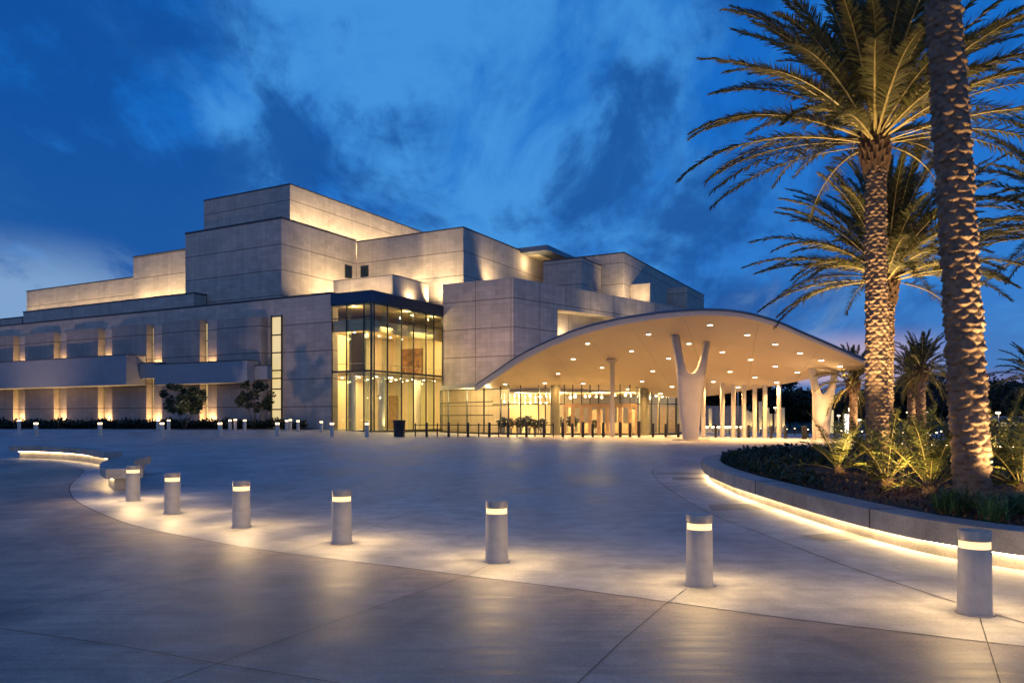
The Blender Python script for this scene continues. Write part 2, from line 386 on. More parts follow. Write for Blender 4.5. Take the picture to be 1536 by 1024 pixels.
    b2 = math_('MULTIPLY', blob(1480, 578, 5), math_('MULTIPLY', ss(z, .022, .036), math_('SUBTRACT', 1.0, ss(z, .042, .058))))
    col = mixc(math_('MULTIPLY', b2, .45), col, (.30, .24, .42))
    b3 = math_('MULTIPLY', blob(1190, 505, 6), ss(nC, .42, .7))
    col = mixc(math_('MULTIPLY', b3, .5), col, (.20, .36, .62))
    # afterglow in the half of the sky behind the photographer
    back = ss(math_('MULTIPLY', math_('ADD', sx.outputs['Y'], math_('MULTIPLY', sx.outputs['X'], .25)), -1.0), .0, .9)
    col = mixc(math_('MULTIPLY', back, 1.0), col, AFTERGLOW)
    # physical twilight sky adds its own soft light towards the set sun
    sk = N('ShaderNodeTexSky'); sk.sky_type = 'NISHITA'; sk.sun_disc = False; sk.sun_elevation = R(1.0); sk.sun_rotation = R(200); sk.air_density = 1.2
    sm = N('ShaderNodeMix'); sm.data_type = 'RGBA'; sm.blend_type = 'ADD'; sm.inputs[0].default_value = .003
    L(col, sm.inputs[6]); L(sk.outputs[0], sm.inputs[7])
    L(sm.outputs[2], bg.inputs['Color']); bg.inputs['Strength'].default_value = 1.0
AFTERGLOW = (.095, .21, .54)
build_world()
s = bpy.data.lights.new('sun', 'SUN'); s.energy = .10; s.angle = R(25); s.color = (1, .82, .80)
so = bpy.data.objects.new('sun', s); COL.objects.link(so); so.rotation_euler = (R(62), 0, R(-20))

cam = bpy.data.cameras.new('camera'); cam.sensor_width = 36; cam.lens = 36*F/1536; cam.shift_y = (YH-512)/1536
cam.clip_start = .1; cam.clip_end = 6000
co = bpy.data.objects.new('camera', cam); COL.objects.link(co); co.location = (0, 0, HC); co.rotation_euler = (R(90), 0, 0); sc.camera = co
vs = sc.view_settings; vs.view_transform = 'Standard'; vs.look = 'None'; vs.gamma = 1; vs.exposure = 0; vs.use_curve_mapping = False
cy = sc.cycles
cy.use_denoising = True; cy.max_bounces = 7; cy.diffuse_bounces = 3; cy.glossy_bounces = 3; cy.transparent_max_bounces = 24; cy.transmission_bounces = 4
cy.sample_clamp_indirect = 4; cy.caustics_reflective = False; cy.caustics_refractive = False; cy.blur_glossy = .6
try: cy.denoising_input_passes = 'RGB_ALBEDO_NORMAL'; cy.denoising_prefilter = 'ACCURATE'
except Exception: pass

#@@GROUND
# ------------------------------------------------------------------ ground
def build_ground():
    xs = [-3000, -600, -160]+list(np.arange(-112, 60, 2.0))+[60, 160, 600, 3000]
    ys = [-400, -60]+list(np.arange(-20, 66, 8.0))+list(np.arange(66, 142, 2.0))+[160, 300, 800, 4000]
    mb = MB(); nx = len(xs)
    vs_ = [(x, y, gz(x, y)) for y in ys for x in xs]
    fs = [(j*nx+i, j*nx+i+1, (j+1)*nx+i+1, (j+1)*nx+i) for j in range(len(ys)-1) for i in range(nx-1)]
    mb.faces(vs_, fs, 0, True)
    tag(mb.build('ground', M['pave']), kind='structure')
build_ground()
# polished paving on the near side of the long curved joint
curve_px = [(-420, 668), (-150, 677), (0, 689), (80, 694), (122, 703), (120, 713), (106, 727), (106, 741), (122, 756), (190, 785), (290, 807), (400, 826), (600, 851), (700, 864), (860, 884), (1000, 903), (1200, 930), (1536, 970), (1800, 1000)]
curve = spline([gnd(*p) for p in curve_px], 14)
def strip(mb, line, w, z):
    line = [np.array(p[:2], float) for p in line]
    L_, Rr = [], []
    for i, p in enumerate(line):
        d = line[min(i+1, len(line)-1)]-line[max(i-1, 0)]; d /= np.linalg.norm(d); n = np.array((-d[1], d[0]))
        L_.append(p+n*w/2); Rr.append(p-n*w/2)
    for i in range(len(line)-1):
        mb.face([(*Rr[i], gz(*Rr[i])+z), (*Rr[i+1], gz(*Rr[i+1])+z), (*L_[i+1], gz(*L_[i+1])+z), (*L_[i], gz(*L_[i])+z)])
mb = MB()
for i in range(len(curve)-1):                            # ribbons of quads running back behind the camera
    a, b = curve[i], curve[i+1]
mb.face([(p[0], p[1], .004) for p in curve]+[(16, 3.8, .004), (16, -30, .004), (-90, -30, .004), (-90, 40, .004)])
tag(mb.build('near_pavement', M['pave_near']), kind='structure')
jb = MB()
strip(jb, curve, .018, .008)
def gline(*pts): return [gnd(*p) for p in pts]
for ln in (gline((1030, 883), (1000, 905), (935, 960), (868, 1024), (800, 1090)), gline((745, 842), (700, 864), (480, 940), (250, 1024), (100, 1085)),
           gline((700, 730), (620, 765), (530, 802), (445, 827), (200, 877), (0, 922), (-200, 970)), gline((0, 943), (180, 969), (320, 995), (500, 1024), (700, 1058)),
           gline((420, 784), (350, 797), (298, 803)), gline((-60, 780), (60, 788), (240, 799), (290, 807)), gline((1470, 928), (1500, 1024), (1512, 1080)),
           gline((258, 733), (275, 728), (400, 690), (470, 668))):
    strip(jb, ln, .007, .009)
# second curved joint hugging the planter, with its cross joints
c2 = spline([gnd(*p) for p in ((1050, 697), (1000, 697), (980, 705), (985, 718), (1010, 738), (1060, 768), (1140, 800), (1260, 846), (1400, 893), (1536, 935), (1700, 985))], 10)
strip(jb, c2, .016, .010)
tag(jb.build('paving_joints', M['joint']), kind='structure')
bb = MB()
for q in (((1010, 716), (1092, 716), (1094, 719), (1008, 719)), ((985, 709), (1076, 709), (1076, 711), (984, 711)), ((1062, 757), (1188, 753), (1172, 763), (1068, 766)), ((1200, 803), (1380, 789), (1340, 806), (1236, 812))):
    bb.face([(*gnd(*p), .006) for p in reversed(q)])
tag(bb.build('paving_bands', M['pave_band']), kind='structure')
mb = MB()
mb.face([(30, 84, .004), (400, 60, .004), (900, 500, .004), (900, 1500, .004), (-300, 1500, .004), (20, 130, .004)])
tag(mb.build('park_lawn', M['lawn']), kind='structure')
mb = MB()
mb.face([(22, 40, .008), (200, 34, .008), (220, 52, .008), (60, 60, .008), (30, 56, .008)])
tag(mb.build('car_park', M['asphalt']), kind='structure')

#@@HALL
# ------------------------------------------------------------------ concert hall
HALL = empty('concert_hall', (*C0, 0), 'large stepped limestone concert hall with a lit corner lobby', 'building')
HO = (*C0, 0)
ST = M['stone']
def block(name, poly, z0, z1, zoff=0.0, mat=None, cop=True, run0=0.0):
    mb = MB(); mb.prism(poly, z0, z1, zoff=zoff, run0=run0); o = mb.build(name, mat or ST, HALL, HO)
    if cop:
        c = np.mean(np.array(poly), 0); mb = MB(); q = []
        n = len(poly)
        for i in range(n):                               # outward offset of 6 cm
            a, b, d = np.array(poly[i-1]), np.array(poly[i]), np.array(poly[(i+1) % n])
            e1 = (b-a)/np.linalg.norm(b-a); e2 = (d-b)/np.linalg.norm(d-b)
            n1 = np.array((e1[1], -e1[0])); n2 = np.array((e2[1], -e2[0])); k = 1+float(n1@n2)
            q.append(tuple(b+(n1+n2)/max(k, .3)*.06))
        mb.prism(q, z1+.004, z1+.16); mb.build('coping', M['coping'], o, HO)
    return o
def rect(u0, u1, v0, v1): return [P(u0, v0), P(u1, v0), P(u1, v1), P(u0, v1)]
JO = -2.92
# left wing: L-shaped so that the lobby has room behind it
A = block('front_wing', [P(0, 5.47), P(1, 5.47), P(1, 11.2), P(17.6, 11.2), P(17.6, 84), P(0, 84)], 0, 15.18, JO)
block('low_parapet_block', [P(2, 29.7), P(3.9, 29.7), P(3.9, 66.8), P(2, 66.8)], 15.3, 17.3, JO)
block('end_parapet_block', rect(2, 9, 67.2, 76), 15.3, 16.6, JO)
block('stage_block', rect(4, 17.7, 16.83, 33.81), 15.3, 25.64, -19.45+3.05*2)
block('fly_tower', rect(14, 62, 25.26, 42.28), 15.3, 33.5, -31.4+3.05*4)
block('rear_lit_block', rect(10, 30, 51.5, 80.1), 15.3, 22.55, -20.0)
block('side_lit_block', rect(9, 26, 36.0, 51.33), 15.3, 25.2, -22.0)
vG = -.2
block('auditorium_block', rect(17.82, 45.5, vG, 16.83), 0, 25.45, -19.5+3.05*2)
block('roof_plinth', rect(8.2, 15.5, v_at(589, 8.2), v_at(500, 8.2)), 15.2, 18.45, 0, cop=False)
# side wing whose long wall turns away
PH = (P(13.47, 0)[0], P(13.47, 0)[1])
vH = v_at(770, 13.47); H0 = P(13.47, vH); W = (math.sin(R(45)), math.cos(R(45)))
def hw(s_, off=0.0): return (H0[0]+W[0]*s_-W[1]*off, H0[1]+W[1]*s_+W[0]*off)
zH = 17.75
mb = MB(); mb.prism([P(13.47, -.01), H0, hw(7.6), hw(7.6, 5), P(17.75, -.01)], 0, 14.9, zoff=-12.1+.0, run0=.2)
SW = mb.build('side_wing', M['stone_b'], HALL, HO)
mb = MB(); mb.prism([hw(7.6, 2.4), hw(60, 2.4), hw(60, 6), hw(7.6, 6)], 0, 14.9, zoff=-12.1); mb.build('recessed_wall', M['stone_b'], SW, HO)
mb = MB(); mb.prism([P(13.47, -.01), H0, hw(40), hw(43, 14), P(45.4, -9), P(44, -.3), P(17.75, -.01)], 14.92, zH, zoff=-12.1-3.3*0+.0, run0=.2); mb.build('parapet_band', M['stone_b'], SW, HO)
# blocks stepping back along the right-hand roof line
def px_block(name, u0, pxl, pxr, ytop, u1, zb=14, cop=True, zoff=0.0):
    v1 = v_at(pxl, u0); v0 = v_at(pxr, u0); z1 = zat(ytop, P(u0, v0)[1])
    return block(name, rect(u0, u1, v0, v1), zb, z1, zoff, cop=cop), v0, z1
px_block('step_block', 34, 815, 873, 386.6, 41, zoff=1.2)
_, vL, zL = px_block('rear_wing_block', 41.2, 840, 936, 379.5, u_at(1056, v_at(936, 41.2)), zoff=.4)
px_block('small_lit_block', 44, 946, 975, 424.5, 52, cop=False)
px_block('low_roof_block', 56, 1000, 1030, 430, 66, cop=False)
# overhanging roof lantern
uJ = 33
vj1 = v_at(764, uJ); vj0 = v_at(821, uJ); zJ = zat(367, P(uJ, vj0)[1])
mb = MB(); mb.prism(rect(uJ, uJ+11, vj0, vj1+3), zJ-.7, zJ); LN = mb.build('roof_lantern', M['canopy_top'], HALL, HO)
mb = MB(); mb.prism(rect(uJ+2.2, uJ+9, vj0+2.4, vj1+2), 25.4, zJ-.71); mb.build('lantern_wall', M['cream'], LN, HO)
for a in (.0, .5, 1.0): point('lantern_light', (*P(uJ+1.2, vj0+1.2+a*4), zJ-2.0), 60)
# small windows beside the roof terrace
mb = MB(); u0, u1 = u_at(517, 16.83), u_at(528, 16.83); mb.uvbox(u0, u1, 16.80, 17.0, 20.3, 22.1); w_ = mb.build('window', M['mull'], HALL, HO)
mb = MB(); mb.uvbox(u0+.15, u1-.15, 16.77, 16.79, 20.45, 21.95); mb.build('pane', M['fascia'], w_, HO)
mb = MB(); v0, v1 = v_at(553, 17.82), v_at(541, 17.82); mb.uvbox(17.78, 17.9, v0, v1, 20.5, 22.2); w_ = mb.build('window', M['mull'], HALL, HO)
mb = MB(); mb.uvbox(17.75, 17.77, v0+.12, v1-.12, 20.65, 22.05); mb.build('pane', M['fascia'], w_, HO)

# bays of the left wing: broad stone panel, lit slit, narrow fin
for k in range(-1, 7):
    b = 9.72*k
    p0, p1 = (24.95+b, 31.75+b) if k >= 0 else (14.9, 22.05)
    if k < 6:
        ztop = 13.15 if k < 0 else 13.45
        mb = MB(); n = 7                                 # gently bowed face
        pl = [P(-.02, p0), ]
        pts = []
        for i in range(n+1):
            t = i/n; pts.append(P(-1.05-.22*math.sin(math.pi*t), p0+(p1-p0)*t))
        poly = [P(-.005, p1), P(-.005, p0)]+[pts[i] for i in range(n+1)]
        poly = [P(-.005, p0)]+[P(-.005, p1)]+pts[::-1]
        mb.prism(poly, .2, ztop, zoff=JO); mb.build('stone_panel', M['stone_p'], HALL, HO)
    if k >= 0:
        mb = MB(); mb.uvbox(-.62, -.006, 22.3+b, 24.15+b, .2, 13.3, zoff=JO); mb.build('stone_fin', ST, HALL, HO)
        mb = MB(); mb.uvbox(-.1, -.007, 24.2+b, 24.9+b, .4, 13.0, mat=0)
        for i in range(5): mb.uvbox(-.14, -.09, 24.2+b, 24.9+b, .5+i*2.6, .62+i*2.6, mat=1)
        mb.uvbox(-.16, -.09, 24.5+b, 24.56+b, .4, 13.0, mat=1)
        mb.build('slit_window', [M['glow'], M['mull']], HALL, HO)
        for zz, zt, pw in ((.75, 5.5, 1150), ((8.0, 8.35)[k] if k < 2 else 9.2, 13.0, 210)):
            c = P(-.98, 23.2+b); area('fin_uplight', (*c, zz-.1), (*P(-.80, 23.2+b), zz+3), pw*.4, 1.5, .16, (1, .58, .24))
v0, v1 = 12.65, 14.1
mb = MB(); mb.uvbox(-.10, -.004, v0, v1, .4, 13.2, mat=0); w_ = mb.build('tall_window', M['glow'], HALL, HO)
mb = MB()
for zz in (.4, 2.6, 4.9, 6.1, 7.0, 9.0, 11.0, 13.1): mb.uvbox(-.2, -.1, v0-.05, v1+.05, zz, zz+.14)
for vv in (v0-.12, v1): mb.uvbox(-.25, -.1, vv, vv+.12, .4, 13.3)
mb.build('window_frame', M['mull'], w_, HO)
# balcony slabs across the bays
def slab(name, u0, u1, v0, v1, z0, z1):
    mb = MB(); mb.uvbox(u0, u1, v0, v1, z0, z1); o = mb.build(name, M['slab'], HALL, HO)
    mb = MB(); mb.uvbox(u0-.04, u1, v0-.04, v1+.04, z1+.003, z1+.1); mb.build('coping', M['coping'], o, HO)
slab('balcony_slab', -4, -1.35, 34.4, 84, 5.75, 9.35)
slab('balcony_slab', -3, -1.35, 14.95, 30.5, 5.68, 8.08)
slab('balcony_link', -2.2, -1.36, 30.6, 34.3, 6.55, 8.4)
slab('balcony_link', -2.0, -1.36, 12.9, 14.9, 6.0, 7.5)

# ---- corner lobby
zc0, zfl = .15, 6.65
mb = MB(); mb.prism([P(-.16, -.16), P(13.44, -.16), P(13.44, 0), P(17.7, 0), P(17.7, 11.1), P(1.05, 11.1), P(1.05, 5.44), P(-.16, 5.44)], 13.9, 15.12)
LB = mb.build('corner_lobby', M['fascia'], HALL, HO)
def glasswall(name, a, b, z0, z1, mat, par):
    mb = MB(); mb.face([(*a, z0), (*b, z0), (*b, z1), (*a, z1)]); return mb.build(name, mat, par, HO)
glasswall('glazing', P(0, 5.4), P(0, 0), zc0, 13.9, M['glass'], LB)
glasswall('glazing', P(0, 0), P(13.4, 0), zc0, 13.9, M['glass'], LB)
mb = MB()
ums = [u_at(px, 0) for px in (561, 581, 602, 620, 638.7, 650.5)]+[13.36]
vms = [v_at(px, 0) for px in (546, 520, 498.5)]
for u in ums: mb.uvbox(u-.035, u+.035, -.1, .05, zc0, 13.9)
for v in vms: mb.uvbox(-.1, .05, v-.035, v+.035, zc0, 13.9)
mb.uvbox(-.12, .06, -.12, .06, zc0, 13.9)
for zz, h in ((zc0, .25), (zfl-.1, .22), (12.35, .08)):
    mb.uvbox(-.08, -.01, .07, 5.4, zz, zz+h); mb.uvbox(.07, 13.4, -.08, -.01, zz, zz+h)
mb.build('mullions', M['mull'], LB, HO)
mb = MB()
for u in ums[:-1]: mb.uvbox(u-.02, u+.02, .06, .75, zc0, 13.8)
for v in vms[:-1]: mb.uvbox(.06, .75, v-.02, v+.02, zc0, 13.8)
mb.build('glass_fins', M['fin'], LB, HO)
mb = MB()
mb.uvbox(0.05, 17.6, .05, 11.1, .02, zc0, mat=0)                        # floor
mb.uvbox(2.2, 17.5, 2.6, 11.0, 6.35, zfl+.05, mat=0)                    # upper floor
mb.uvbox(1.06, 17.5, 10.9, 11.15, zc0, 13.8, mat=1)
mb.uvbox(17.3, 17.6, .0, 10.9, zc0, 13.8, mat=1)
mb.uvbox(.08, 17.28, .08, 10.88, 13.74, 13.88, mat=1); mb.uvbox(.2, 17.3, .9, 10.9, 11.75, 12.2, mat=1)                        # ceiling
mb.uvbox(.25, 17.3, .85, 1.3, 11.0, 11.74, mat=1); mb.uvbox(.25, .7, 1.35, 5.3, 11.0, 11.74, mat=1)
mb.uvbox(1.1, 17.3, 10.4, 10.88, 6.8, 11.7, mat=2)
mb.uvbox(1.02, 1.1, 5.5, 10.8, zc0, 13.8, mat=1)
mb.build('interior_walls', [M['floor_in'], M['cream'], M['cream']], LB, HO)
mb = MB(); mb.uvbox(17.12, 17.28, v_at(634, 17.2), v_at(604, 17.2), 7.3, 10.6); mb.build('wall_art', M['art'], LB, HO)
mb = MB(); mb.uvbox(3.2, 3.5, 3.5, 5.7, 6.8, 11.2); mb.build('dark_screen', M['wood'], LB, HO)
for a_, b_, z_ in ((580, 597, 4.6), (622, 627, 5.2)):
    mb = MB(); mb.uvbox(17.12, 17.28, v_at(b_, 17.2), v_at(a_, 17.2), zc0, z_); mb.build('interior_door', M['tan'], LB, HO)
for u, v in ((2.1, 4.35), (5.0, 2.6), (12.5, 3.0)):
    mb = MB(); mb.lathe((*P(u, v), zc0), [(.42, 0), (.42, 6.2)], 20); mb.build('interior_column', M['white'], LB, HO)
mb = MB()
for u in (2.25,):
    mb.uvbox(u, u+.05, 2.7, 10.9, 7.65, 7.72)
mb.uvbox(2.3, 17.2, 2.65, 2.7, 7.65, 7.72)
for i in range(11): mb.uvbox(2.4+i*1.45, 2.44+i*1.45, 2.65, 2.69, 6.7, 7.65)
mb.build('balustrade', M['steel'], LB, HO)
cl_me = None
for i in range(7):
    for j in range(3):
        for c in ((*P(2+i*2.3, 2.2+j*2.8), 11.70), (*P(2.6+i*2.3, 3.2+j*2.5), 6.30)):
            if c[2] < 7 and i == 0: continue
            if cl_me is None:
                mb = MB(); mb.lathe((0, 0, 0), [(.13, 0), (.13, .04)], 10); o = mb.build('ceiling_light', M['can'], LB); cl_me = o.data
            else: o = bpy.data.objects.new('ceiling_light', cl_me); COL.objects.link(o); o.parent = LB
            o.location = np.array(c)-np.array(HO)
# roof lights and washes of the hall
LW = (1, .70, .36)
area('lobby_light', (*P(9, 5.5), 11.6), (*P(9, 5.5), 0), 900, 12, 6)
area('lobby_light', (*P(3.5, 2.4), 11.6), (*P(3.5, 2.4), 0), 330, 4, 3)
area('lobby_light', (*P(10, 6.5), 6.2), (*P(10, 6.5), 0), 560, 12, 5)
for u, v, z_ in ((3, 2.2, 11.2), (9, 2.2, 11.2), (14.5, 2.2, 11.2), (1.2, 3.2, 13.4), (7, .5, 13.4), (12, .5, 13.4), (3.5, 5, 6.0), (10, 5, 6.0)):
    point('lobby_lamp', (*P(u, v), z_), 170 if z_ < 12 else 80, .08, (1, .68, .30))
for u, v in ((2.1, 2.3), (5.2, 1.8)): spot('column_uplight', (*P(u-.2, v), .25), (*P(u, v+.7), 6), 160, 60, .8)
def wash(u, v, z0, du, dv, pw, ang=120, h=9, col=LW): spot('wall_uplight', (*P(u, v), z0), (*P(u+du, v+dv), z0+h), pw, ang, 1.0, .15, col)
for i in range(8): wash(15+i*4.0, 22.3, 25.9, 0, 2.4, 620, 130, 2.6)         # fly tower flank
for i, pw in enumerate((170, 430, 820)): wash(7.0+i*3.2, 13.6, 15.8, 0, 3.2, pw, 120, 5)    # stage block flank
for i, pw in enumerate((140, 600, 1500, 1100)): wash(14.6, 12.6-i*3.4, 15.6, 3.2, 0, pw, 115, 6)   # auditorium front
for i in range(4): wash(7.2, 38.0+i*3.6, 16.8, 1.8, 0, 430, 130, 4)           # side block
for i in range(8): wash(7.6, 53.5+i*3.6, 16.8, 2.4, 0, 210, 130, 4)           # rear block
wash(11.5, 2.6, 15.7, 0, 3, 130, 140, 2.5); wash(16.2, 10.5, 18.6, 1.3, 0, 190, 145, 3); wash(16.2, 6.5, 18.6, 1.3, 0, 190, 145, 3); wash(5.6, 5.5, 15.8, 2.6, 0, 190, 140, 2.0); wash(5.6, 10, 15.8, 2.6, 0, 190, 140, 2.0)
spot('wall_uplight', (*P(23, -2.2), 18.6), (*P(25, -.2), 23), 420, 110, 1, .15); spot('wall_uplight', (*P(39, vL-2), 18.2), (*P(45, vL+.6), 24), 420, 120, 1, .15)
spot('wall_uplight', (*P(42.6, vL-2.2), 18.2), (*P(43.9, vL-1.6), 21), 60, 120, 1, .15)
for s_, p_ in ((10.6, 150), (20, 70)): spot('wall_uplight', (*hw(s_, 1.3), 11.6), (*hw(s_+.6, 2.35), 14.0), p_, 130, 1, .1)
for s_ in (14, 22): spot('wall_uplight', (*hw(s_, -2.6), 9.5), (*hw(s_+1.5, 0), 17.5), 520, 70, 1, .15)

#@@CANOPY
# ------------------------------------------------------------------ entrance canopy
fp = [(712, 77, 579), (740, 74.5, 560), (775, 71, 536.5), (815, 68, 516), (860, 64.5, 497.5), (910, 61, 483.5), (960, 58, 474.5), (1010, 55.5, 468.5), (1060, 54, 466), (1110, 53.2, 469.5), (1160, 53, 482), (1210, 53.5, 503), (1252, 54.5, 521), (1285, 55.5, 536), (1308, 57, 546), (1322, 58.3, 552)]
bp_ = [(712, 79, 582), (745, 80, 582), (800, 80.5, 583), (860, 80, 583.5), (920, 79, 585.5), (965, 78, 590), (1000, 77, 595), (1030, 75.5, 596.5), (1065, 72, 593.5), (1100, 69, 588.5), (1140, 67, 582), (1170, 65.5, 577), (1210, 63, 569), (1250, 61, 561.5), (1285, 59.6, 555), (1323, 59, 552.5)]
NT, NS = 97, 25
fe = resample(spline([at(a, b, zat(c, b)) for a, b, c in fp], 8), NT)
be = resample(spline([at(a, b, zat(c, b)) for a, b, c in bp_], 8), NT)
lipw = np.linspace(.75, .18, NT)[:, None]; 
inn = (be-fe); inn[:, 2] = 0; inl = np.linalg.norm(inn, axis=1, keepdims=True)+1e-6; inn /= inl
lipw = np.minimum(lipw, inl*.3)
se = fe+inn*lipw*.8; se[:, 2] -= lipw[:, 0]*.75           # where the rolled lip meets the soffit
S = np.zeros((NT, NS, 3))
for j in range(NS):
    t = j/(NS-1); S[:, j] = se*(1-t)+be*t
    S[:, j, 2] += .25*np.sin(math.pi*t)*np.minimum(1, inl[:, 0]/12)
def soffit(X, Y):
    d = (S[:, :, 0]-X)**2+(S[:, :, 1]-Y)**2; i, j = np.unravel_index(np.argmin(d), d.shape); return float(S[i, j, 2])
CAN = empty('entrance_canopy', at(1040, 66, 0), 'sweeping white shell canopy with downlights over the entrance drive', 'canopy')
CO = at(1040, 66, 0)
def gridmesh(name, G, mat, par, org, flip=False):
    n, m = G.shape[:2]; mb = MB()
    fs = [((i*m+j), (i+1)*m+j, (i+1)*m+j+1, i*m+j+1) for i in range(n-1) for j in range(m-1)]
    if flip: fs = [f[::-1] for f in fs]
    mb.faces(G.reshape(-1, 3), fs, 0, True); return mb.build(name, mat, par, org)
gridmesh('soffit', S, M['canopy'], CAN, CO, True)
lip = np.stack([se+(fe-se)*0 + 0, se*.62+fe*.38+np.c_[inn[:, :2]*-.06*lipw, np.zeros((NT, 1))]+np.array((0, 0, -.02)), se*.25+fe*.75+np.c_[inn[:, :2]*-.05*lipw, np.zeros((NT, 1))], fe], 1)
gridmesh('rolled_edge', lip, simple('canopy_lip', (.78, .75, .70), .5, var=.04), CAN, CO)
rimt = fe+np.array((0, 0, .17)); ro_ = -inn*.05; 
rim = np.stack([fe+ro_*.0+np.array((0, 0, .003)), fe+ro_, rimt+ro_, rimt+inn*.4], 1)
gridmesh('metal_rim', rim, M['canopy_top'], CAN, CO)
T = S.copy(); 
for j in range(NS):
    t = j/(NS-1); T[:, j] = (rimt+inn*.4)*(1-t)+(be+np.array((0, 0, .35)))*t; T[:, j, 2] += .9*np.sin(math.pi*t)*np.minimum(1, inl[:, 0]/10)
gridmesh('roof_shell', T, M['canopy_top'], CAN, CO)
gridmesh('rear_edge', np.stack([be, be+np.array((0, 0, .35))], 1), M['canopy'], CAN, CO, True)
# faint joints between the plaster bays of the soffit
jm = simple('plaster_joint', (.44, .35, .25), .6)
def soffit_joint(path):
    mb = MB(); p = [np.array(q) for q in path]
    for a, b in zip(p[:-1], p[1:]):
        t = (b-a)[:2]; t = t/(np.linalg.norm(t)+1e-9); n_ = np.array((-t[1], t[0], 0))*.022; dz = np.array((0, 0, -.006))
        mb.face([a-n_+dz, a+n_+dz, b+n_+dz, b-n_+dz])
    mb.build('soffit_joint', jm, CAN, CO)
for i in range(14, NT-8, 11): soffit_joint(S[i, 1:-1])
for j in (8, 16): soffit_joint(S[6:-6, j])
# downlights in the soffit
dl = [(973, 501), (1065, 487), (1033.5, 515), (1083.6, 527.5), (1121, 502), (1163, 516), (1200, 529), (1232, 540), (1260, 549), (947, 526), (1003, 537), (1126, 539), (1163, 549), (1196, 558), (979, 556), (963, 571.5), (1095, 557), (1132.5, 565.5), (1165, 572.6), (1070, 572), (1008, 579.5), (991, 590), (1107, 580), (942, 583), (881.5, 515), (860, 538), (837, 560), (757.6, 575.5), (817, 574), (874.6, 574.7), (903, 551)]
pj = np.stack([S[:, :, 0]/S[:, :, 1]*F+768, YH-(S[:, :, 2]-HC)/S[:, :, 1]*F], -1)
for n_, (px, py) in enumerate(dl):
    d = (pj[:, :, 0]-px)**2+(pj[:, :, 1]-py)**2; i, j = np.unravel_index(np.argmin(d), d.shape)
    i0, j0 = min(max(i, 1), NT-2), min(max(j, 1), NS-2)
    # refine inside the cell
    J = np.stack([(pj[i0+1, j0]-pj[i0-1, j0])/2, (pj[i0, j0+1]-pj[i0, j0-1])/2], 1)
    st = np.clip(np.linalg.lstsq(J, np.array((px, py))-pj[i0, j0], rcond=None)[0], -1.2, 1.2)
    p = S[i0, j0]+(S[i0+1, j0]-S[i0-1, j0])/2*st[0]+(S[i0, j0+1]-S[i0, j0-1])/2*st[1]
    mb = MB(); c = (p[0], p[1], p[2]+.0)
    mb.lathe(c, [(.20, -.025), (.235, -.015), (.235, .08)], 18, 0); o = mb.build('downlight', M['steel'], CAN, CO)
    mb = MB(); mb.lathe((c[0], c[1], c[2]-.045), [(.17, .0), (.17, .018)], 18, 0); mb.build('lens', M['can'], o, CO)
    spot('canopy_downlight', (c[0], c[1], c[2]-.12), (c[0], c[1], 0), 260, 116, .8, .12, (1, .55, .20))
# tapering V-shaped columns
VL = [(310, 805), (296, 700), (283, 600), (275, 460), (262, 360), (245, 262)]
VIL = [(350, 461), (337, 449), (325, 430), (312, 385), (302, 340), (290, 262)]
VIR = [(350, 461), (367, 452), (385, 430), (402, 385), (415, 340), (430, 262)]
VR = [(392, 805), (400, 700), (408, 600), (430, 460), (447, 350), (462, 262)]
def vcolumn(px, d, k, dep, slot):
    bx = at(px, d)[0]; ztop = soffit(bx, d)+.25
    def conv(l): return spline([((x-351)*.01408*k, 0, (805-y)/543*ztop) for x, y in l], 8)
    Lc, Rc, IL, IR = conv(VL), conv(VR), conv(VIL), conv(VIR); zs = IL[0][2]
    def xat(c, z): return bx+float(np.interp(z, [p[2] for p in c], [p[0] for p in c]))
    mb = MB()
    def ring(x0, x1, z, dp):
        w = (x1-x0)/2; xm = (x0+x1)/2; q = []
        for n_ in range(20):
            a = 2*math.pi*n_/20; ca, sa = math.cos(a), math.sin(a); e = .6
            q.append((xm+w*math.copysign(abs(ca)**e, ca), d+dp*math.copysign(abs(sa)**e, sa), z))
        return q
    def loft(rings):
        vs_ = [p for r in rings for p in r]
        mb.faces(vs_, [(j*20+q, j*20+(q+1) % 20, (j+1)*20+(q+1) % 20, (j+1)*20+q) for j in range(len(rings)-1) for q in range(20)], 0, True)
        mb.faces(rings[-1], [tuple(range(20))], 0, False)
    loft([ring(xat(Lc, z), xat(Rc, z), z, dep) for z in np.linspace(0, zs, 18)])
    loft([ring(xat(Lc, z), xat(IL, z), z, dep) for z in zs+(ztop-zs)*np.linspace(0, 1, 26)**1.6])
    loft([ring(xat(IR, z), xat(Rc, z), z, dep) for z in zs+(ztop-zs)*np.linspace(0, 1, 26)**1.6])
    o = mb.build('forked_column', M['column'], CAN, CO)
    mb = MB(); mb.lathe((bx, d, 0), [(1.45*k, .0), (1.42*k, .06), (1.35*k, .09)], 40); mb.build('column_plinth', M['kerb'], o, CO)
vcolumn(1036, 59.8, 1.0, .42, 0)
vcolumn(1234.5, 60.5, .74, .38, 0)
for px, d, r in ((918.5, 70, .21),):
    X = at(px, d)[0]; mb = MB(); zt = soffit(X, d)
    mb.lathe((X, d, 0), [(r, 0), (r, zt-.2), (r*2.6, zt-.05), (r*2.6, zt+.1)], 24); mb.build('round_column', M['column'], CAN, CO)
for px, d in ((1055, 68.5), (1083.5, 67.8), (1100, 67.3), (1116, 67), (1132, 66.6), (1147.5, 66.2), (1168.5, 65.4), (1222, 63.2)):
    X = at(px, d)[0]; zt = soffit(X, d)+.1; mb = MB(); mb.lathe((X, d, 0), [(.19, 0), (.19, zt)], 16); mb.build('slim_column', M['column'], CAN, CO)
    spot('column_uplight', (X-.25, d-.55, .15), (X, d, 4), 22, 50, .9, .05)
